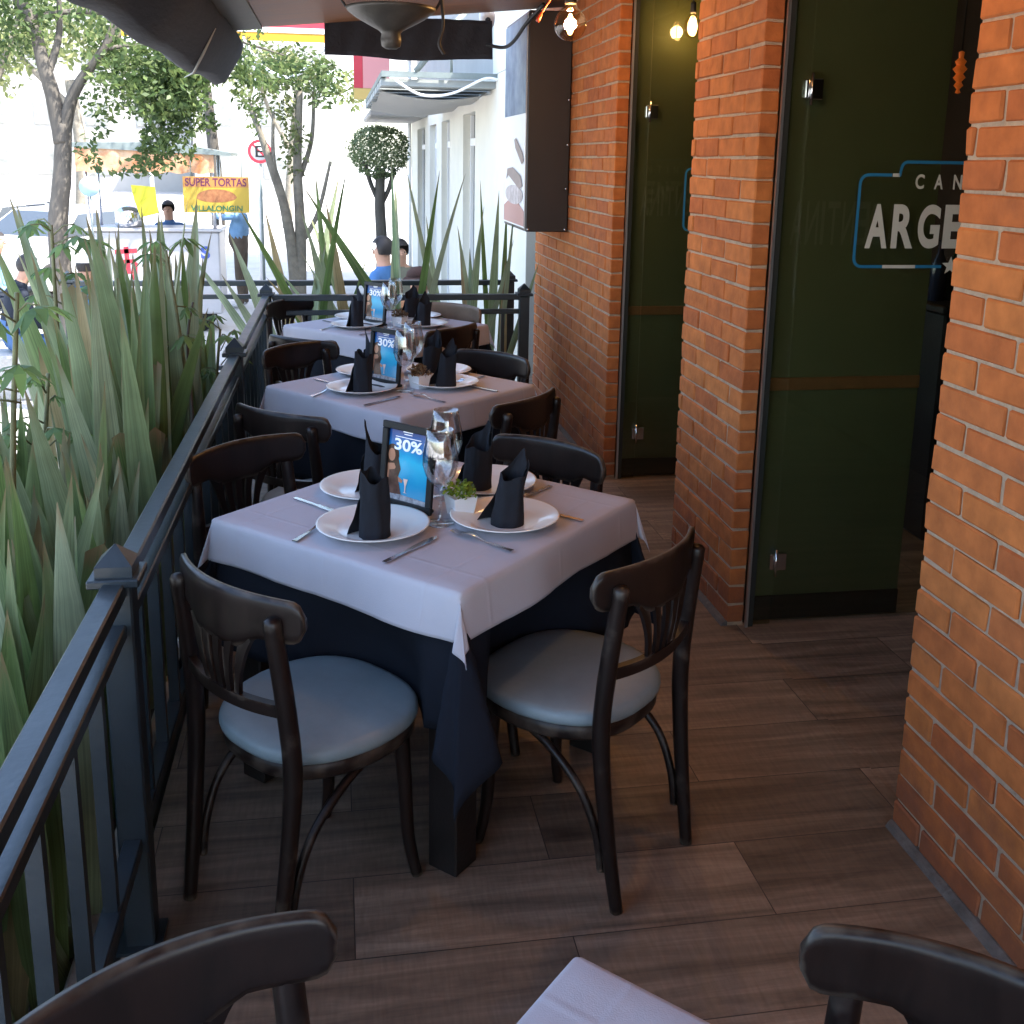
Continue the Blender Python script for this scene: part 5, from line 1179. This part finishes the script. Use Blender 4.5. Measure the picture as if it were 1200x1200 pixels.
def stand(h=1.0, armL=None, armR=None, belly=0, lean=0, face=0):
    k = h
    J = dict(pelvis=(0,0,.95*k), waist=(0,.02+belly*.5,1.10*k), chest=(0,lean*.6,1.33*k), neck=(0,lean*.9,1.50*k), head=(0,lean+.03,1.62*k), crown=(0,lean+.02,1.70*k))
    for s, sx in (('L',-1),('R',1)):
        J['sh'+s] = (sx*.185*k,lean*.7,1.42*k); J['hip'+s] = (sx*.09*k,0,.90*k); J['knee'+s] = (sx*.10*k,.02,.49*k); J['ank'+s] = (sx*.10*k,-.02,.07*k); J['toe'+s] = (sx*.12*k,.14,.03*k)
        a = armL if s == 'L' else armR
        el, wr = a if a else ((sx*.24*k,-.01,1.13*k), (sx*.24*k,.08,.88*k))
        J['el'+s] = el; J['wr'+s] = wr; d = (V(wr)-V(el)).normalized(); J['hand'+s] = tuple(V(wr)+d*.07)
    return J
def sit(sh=.45, lean=.10, knees=.16, hands=((-.10,.42,.62),(.10,.42,.62)), headfwd=.08):
    z = sh+.10
    J = dict(pelvis=(0,0,z), waist=(0,.02,z+.17), chest=(0,lean,z+.40), neck=(0,lean+.04,z+.57), head=(0,lean+headfwd,z+.69), crown=(0,lean+headfwd+.01,z+.77))
    for i, (s, sx) in enumerate((('L',-1),('R',1))):
        J['sh'+s] = (sx*.18,lean,z+.49); J['hip'+s] = (sx*.10,.05,z-.01); J['knee'+s] = (sx*knees,.44,sh+.06); J['ank'+s] = (sx*knees*.9,.40,.08); J['toe'+s] = (sx*knees,.55,.035)
        w = V(hands[i]); s0 = V(J['sh'+s]); el = (s0+w)/2+V((sx*.06,-.06,-.12)); J['el'+s] = tuple(el); J['wr'+s] = tuple(w); J['hand'+s] = tuple(w+(w-el).normalized()*.07)
    return J
SK = M['skin']; SHOE = cloth('dark_shoes', (.03,.03,.035))
JEAN = cloth('blue_jeans', (.06,.12,.25)); SHIRT = cloth('pale_blue_shirt', (.17,.30,.46)); BROWN = cloth('brown_trousers', (.11,.085,.065)); DARK = cloth('dark_jacket', (.018,.022,.032)); VEST = cloth('bright_blue_vest', (.01,.20,.48)); PALE = cloth('pale_shoes', (.5,.5,.5))
GP = 'people on the street'
person('man in pale blue shirt and brown trousers reaching up beside the yellow banner', (-1.48,17.0,-.7), rad(75), stand(1.02, belly=.09, armL=((-.20,.26,1.42),(-.12,.48,1.58))), [SHIRT, BROWN, SK, PALE], group=GP, radii={'waist':(.150,.165)})
person('vendor in a blue top standing behind the stall counter', (-2.36,15.75,-.7), rad(175), stand(.97), [JEAN, BROWN, SK, SHOE], group=GP)
bn = MB(); bn.box(-.95,.85,-.22,.22,0,.44,bev=.02); obj('street_bench', bn, M['concrete'], label='low concrete ledge the two people sit on', cat='ledge', loc=(-2.85,10.75,-.7), rz=rad(-8))
person('person in a dark jacket and blue jeans sitting on the ledge at the left edge', (-3.20,10.78,-.7), rad(-60), sit(.45, .12, hands=((-.06,.40,.66),(.08,.42,.66)), headfwd=.13), [DARK, JEAN, SK, SHOE], group=GP)
person('person in a bright blue vest and jeans sitting on the ledge looking at a phone', (-2.62,10.72,-.7), rad(-52), sit(.45, .10, hands=((-.07,.36,.72),(.07,.38,.74)), headfwd=.15), [VEST, JEAN, SK, PALE], group=GP, cap=M['white'])
ph = MB(); ph.box(-.04,.04,-.075,.075,-.005,.005,bev=.003); obj('phone', ph, M['black'], label='black phone held by the person in the blue vest', cat='phone', loc=(-2.255,11.02,.055), rz=rad(-52))
st = MB(); st.box(-.2,.2,-.18,.18,.40,.44,bev=.01)
for sx in (-1,1):
    for sy in (-1,1): st.box(sx*.16-.015,sx*.16+.015,sy*.14-.015,sy*.14+.015,0,.40)
obj('stool', st, M['grey_metal'], label='plain stool under the person at the far left edge', cat='stool', loc=(-4.38,14.0,-.7))
person('person in a light blue denim jacket sitting at the far left edge', (-4.40,14.0,-.7), rad(-80), sit(.45, .14), [SHIRT, DARK, SK, SHOE], group=GP)
person('person in dark cap and tan jacket standing close beyond the far railing', (.66,8.15,-.7), rad(150), stand(.86, lean=.04), [cloth('tan_jacket', (.38,.17,.08)), DARK, SK, SHOE], group=GP, cap=cloth('brown_cap', (.06,.035,.03)))
person('person in blue clothes with dark hair standing left of the topiary', (.43,9.6,-.7), rad(60), stand(.94), [cloth('blue_blouse', (.06,.16,.36)), DARK, SK, SHOE], group=GP)
person('person in a grey top behind the flax leaves, right of the one in blue', (.60,10.2,-.7), rad(190), stand(.90), [cloth('grey_top', (.16,.16,.12)), JEAN, SK, SHOE], group=GP)

# ================================================================== SMALL FITTINGS
t = thing('security_camera', 'small white security camera under the roof end', 'camera', (.945,6.72,2.50))
o = MB(); o.lathe([(.001,-.05),(.03,-.04),(.045,-.01),(.05,.03),(.05,.06),(.001,.06)], 20); obj('housing', o, M['white'], t); o = MB(); o.lathe([(.001,-.012),(.016,-.008),(.018,.006),(.001,.008)], 14); o.v = [(p[0], p[2]-.046, p[1]+.01) for p in o.v]; obj('lens', o, M['black'], t); o = MB(); o.box(-.015,.015,-.01,.01,.06,.16); obj('mount', o, M['white'], t)
o = MB(); o.tube(smooth_path([(.93,6.62,2.36),(1.02,6.55,2.34),(1.06,6.4,2.36),(1.10,6.2,2.44),(1.16,6.0,2.52)]), .011, 7); obj('cable_bundle', o, M['black'], label='black cable bundle running along the roof end to the light box', cat='cable')
o = MB(); o.tube(smooth_path([(.96,4.49,2.47),(.94,4.5,2.40),(.90,4.52,2.33),(.868,4.53,2.28)]), .004, 6); o.tube([(.868,4.53,2.28),(.855,4.53,2.255),(.85,4.53,2.245)], [.006,.010,.008], 8); obj('red_cord', o, mat('red_plastic', (.5,.07,.03), .4), label='short red cord with plug dangling beside the globe bulb', cat='cord')
o = MB(); o.tube(smooth_path([(1.02,2.55,2.62),(1.0,3.5,2.535),(.985,4.5,2.50),(1.10,5.6,2.55)]), .005, 6); obj('string_wire', o, M['black'], label='black wire carrying the string of bulbs under the ceiling', cat='wire')
o = MB(); o.tube(smooth_path([(-1.32,17,3.40),(-1.05,16,2.98),(-.70,15,2.72),(-.45,14.5,2.72),(-.25,14.2,2.86),(-.1,14,3.0)]), .022, 7); obj('street_cable', o, M['white'], label='white cable sagging between the street trees', cat='cable')
# pale buildings across the street
for i, (x0, x1, y, h, lab) in enumerate(((-48,-26,62,9,'pale low building far away at the left'),(-25,-9,70,12,'pale building far down the street behind the trees'),(-8,-.5,64,10,'pale building beyond the striped canopy'))):
    t = thing('far_building', lab, 'building', (x0, y, -.7)); W = x1-x0
    o = MB(); o.box(0, W, 0, 8, 0, h); obj('wall', o, M['pale_build'], t)
    for fl_ in range(int(h//3)):
        for k in range(int(W//3)):
            o = MB(); o.box(k*3+.9, k*3+2.2, -.06, -.002, fl_*3+1.0, fl_*3+2.4); obj('window', o, M['win'], t)

# ================================================================== LIGHT, SKY, CAMERA
w = bpy.data.worlds.new('World'); C.world = w; w.use_nodes = True
nt = w.node_tree; sk = nt.nodes.new('ShaderNodeTexSky'); sk.sky_type = 'NISHITA'; sk.sun_disc = False
EL, AZ = rad(56), math.atan2(.86, -.50)      # sun stands over the building, behind the camera's right shoulder
sk.sun_elevation = EL; sk.sun_rotation = AZ; sk.dust_density = 2.0
bg = nt.nodes['Background']; bg.inputs[1].default_value = .15; nt.links.new(sk.outputs[0], bg.inputs[0])
su = bpy.data.lights.new('sun', 'SUN'); su.energy = 2.6; su.angle = rad(.5); su.color = (1,.95,.88)
so = bpy.data.objects.new('sun', su); COL.objects.link(so)
sd = V((math.sin(AZ)*math.cos(EL), math.cos(AZ)*math.cos(EL), math.sin(EL)))
so.rotation_euler = sd.to_track_quat('Z', 'Y').to_euler(); so.location = (3,-3,9)

cam = bpy.data.cameras.new('camera'); co = bpy.data.objects.new('camera', cam); COL.objects.link(co)
cam.sensor_fit = 'HORIZONTAL'; cam.sensor_width = 36; cam.lens = 1222.23/1200*36; cam.shift_y = -140/1200; cam.clip_start = .05; cam.clip_end = 1000
rx = V((.9863679,-.16373228,.01643493)); ry = V((.01993704,.21804731,.97573454)); rzv = V((-.16334283,-.96210556,.21833921))
mw = Matrix((rx, ry, rzv)).transposed().to_4x4(); mw.translation = V((0,0,1.68)); co.matrix_world = mw
C.camera = co
C.render.engine = 'CYCLES'; C.render.resolution_x = 1024; C.render.resolution_y = 1024
vs_ = C.view_settings; vs_.view_transform = 'Standard'; vs_.look = 'None'; vs_.gamma = 1; vs_.exposure = 2.85
C.cycles.max_bounces = 10; C.cycles.transparent_max_bounces = 16; C.cycles.caustics_reflective = False; C.cycles.caustics_refractive = False
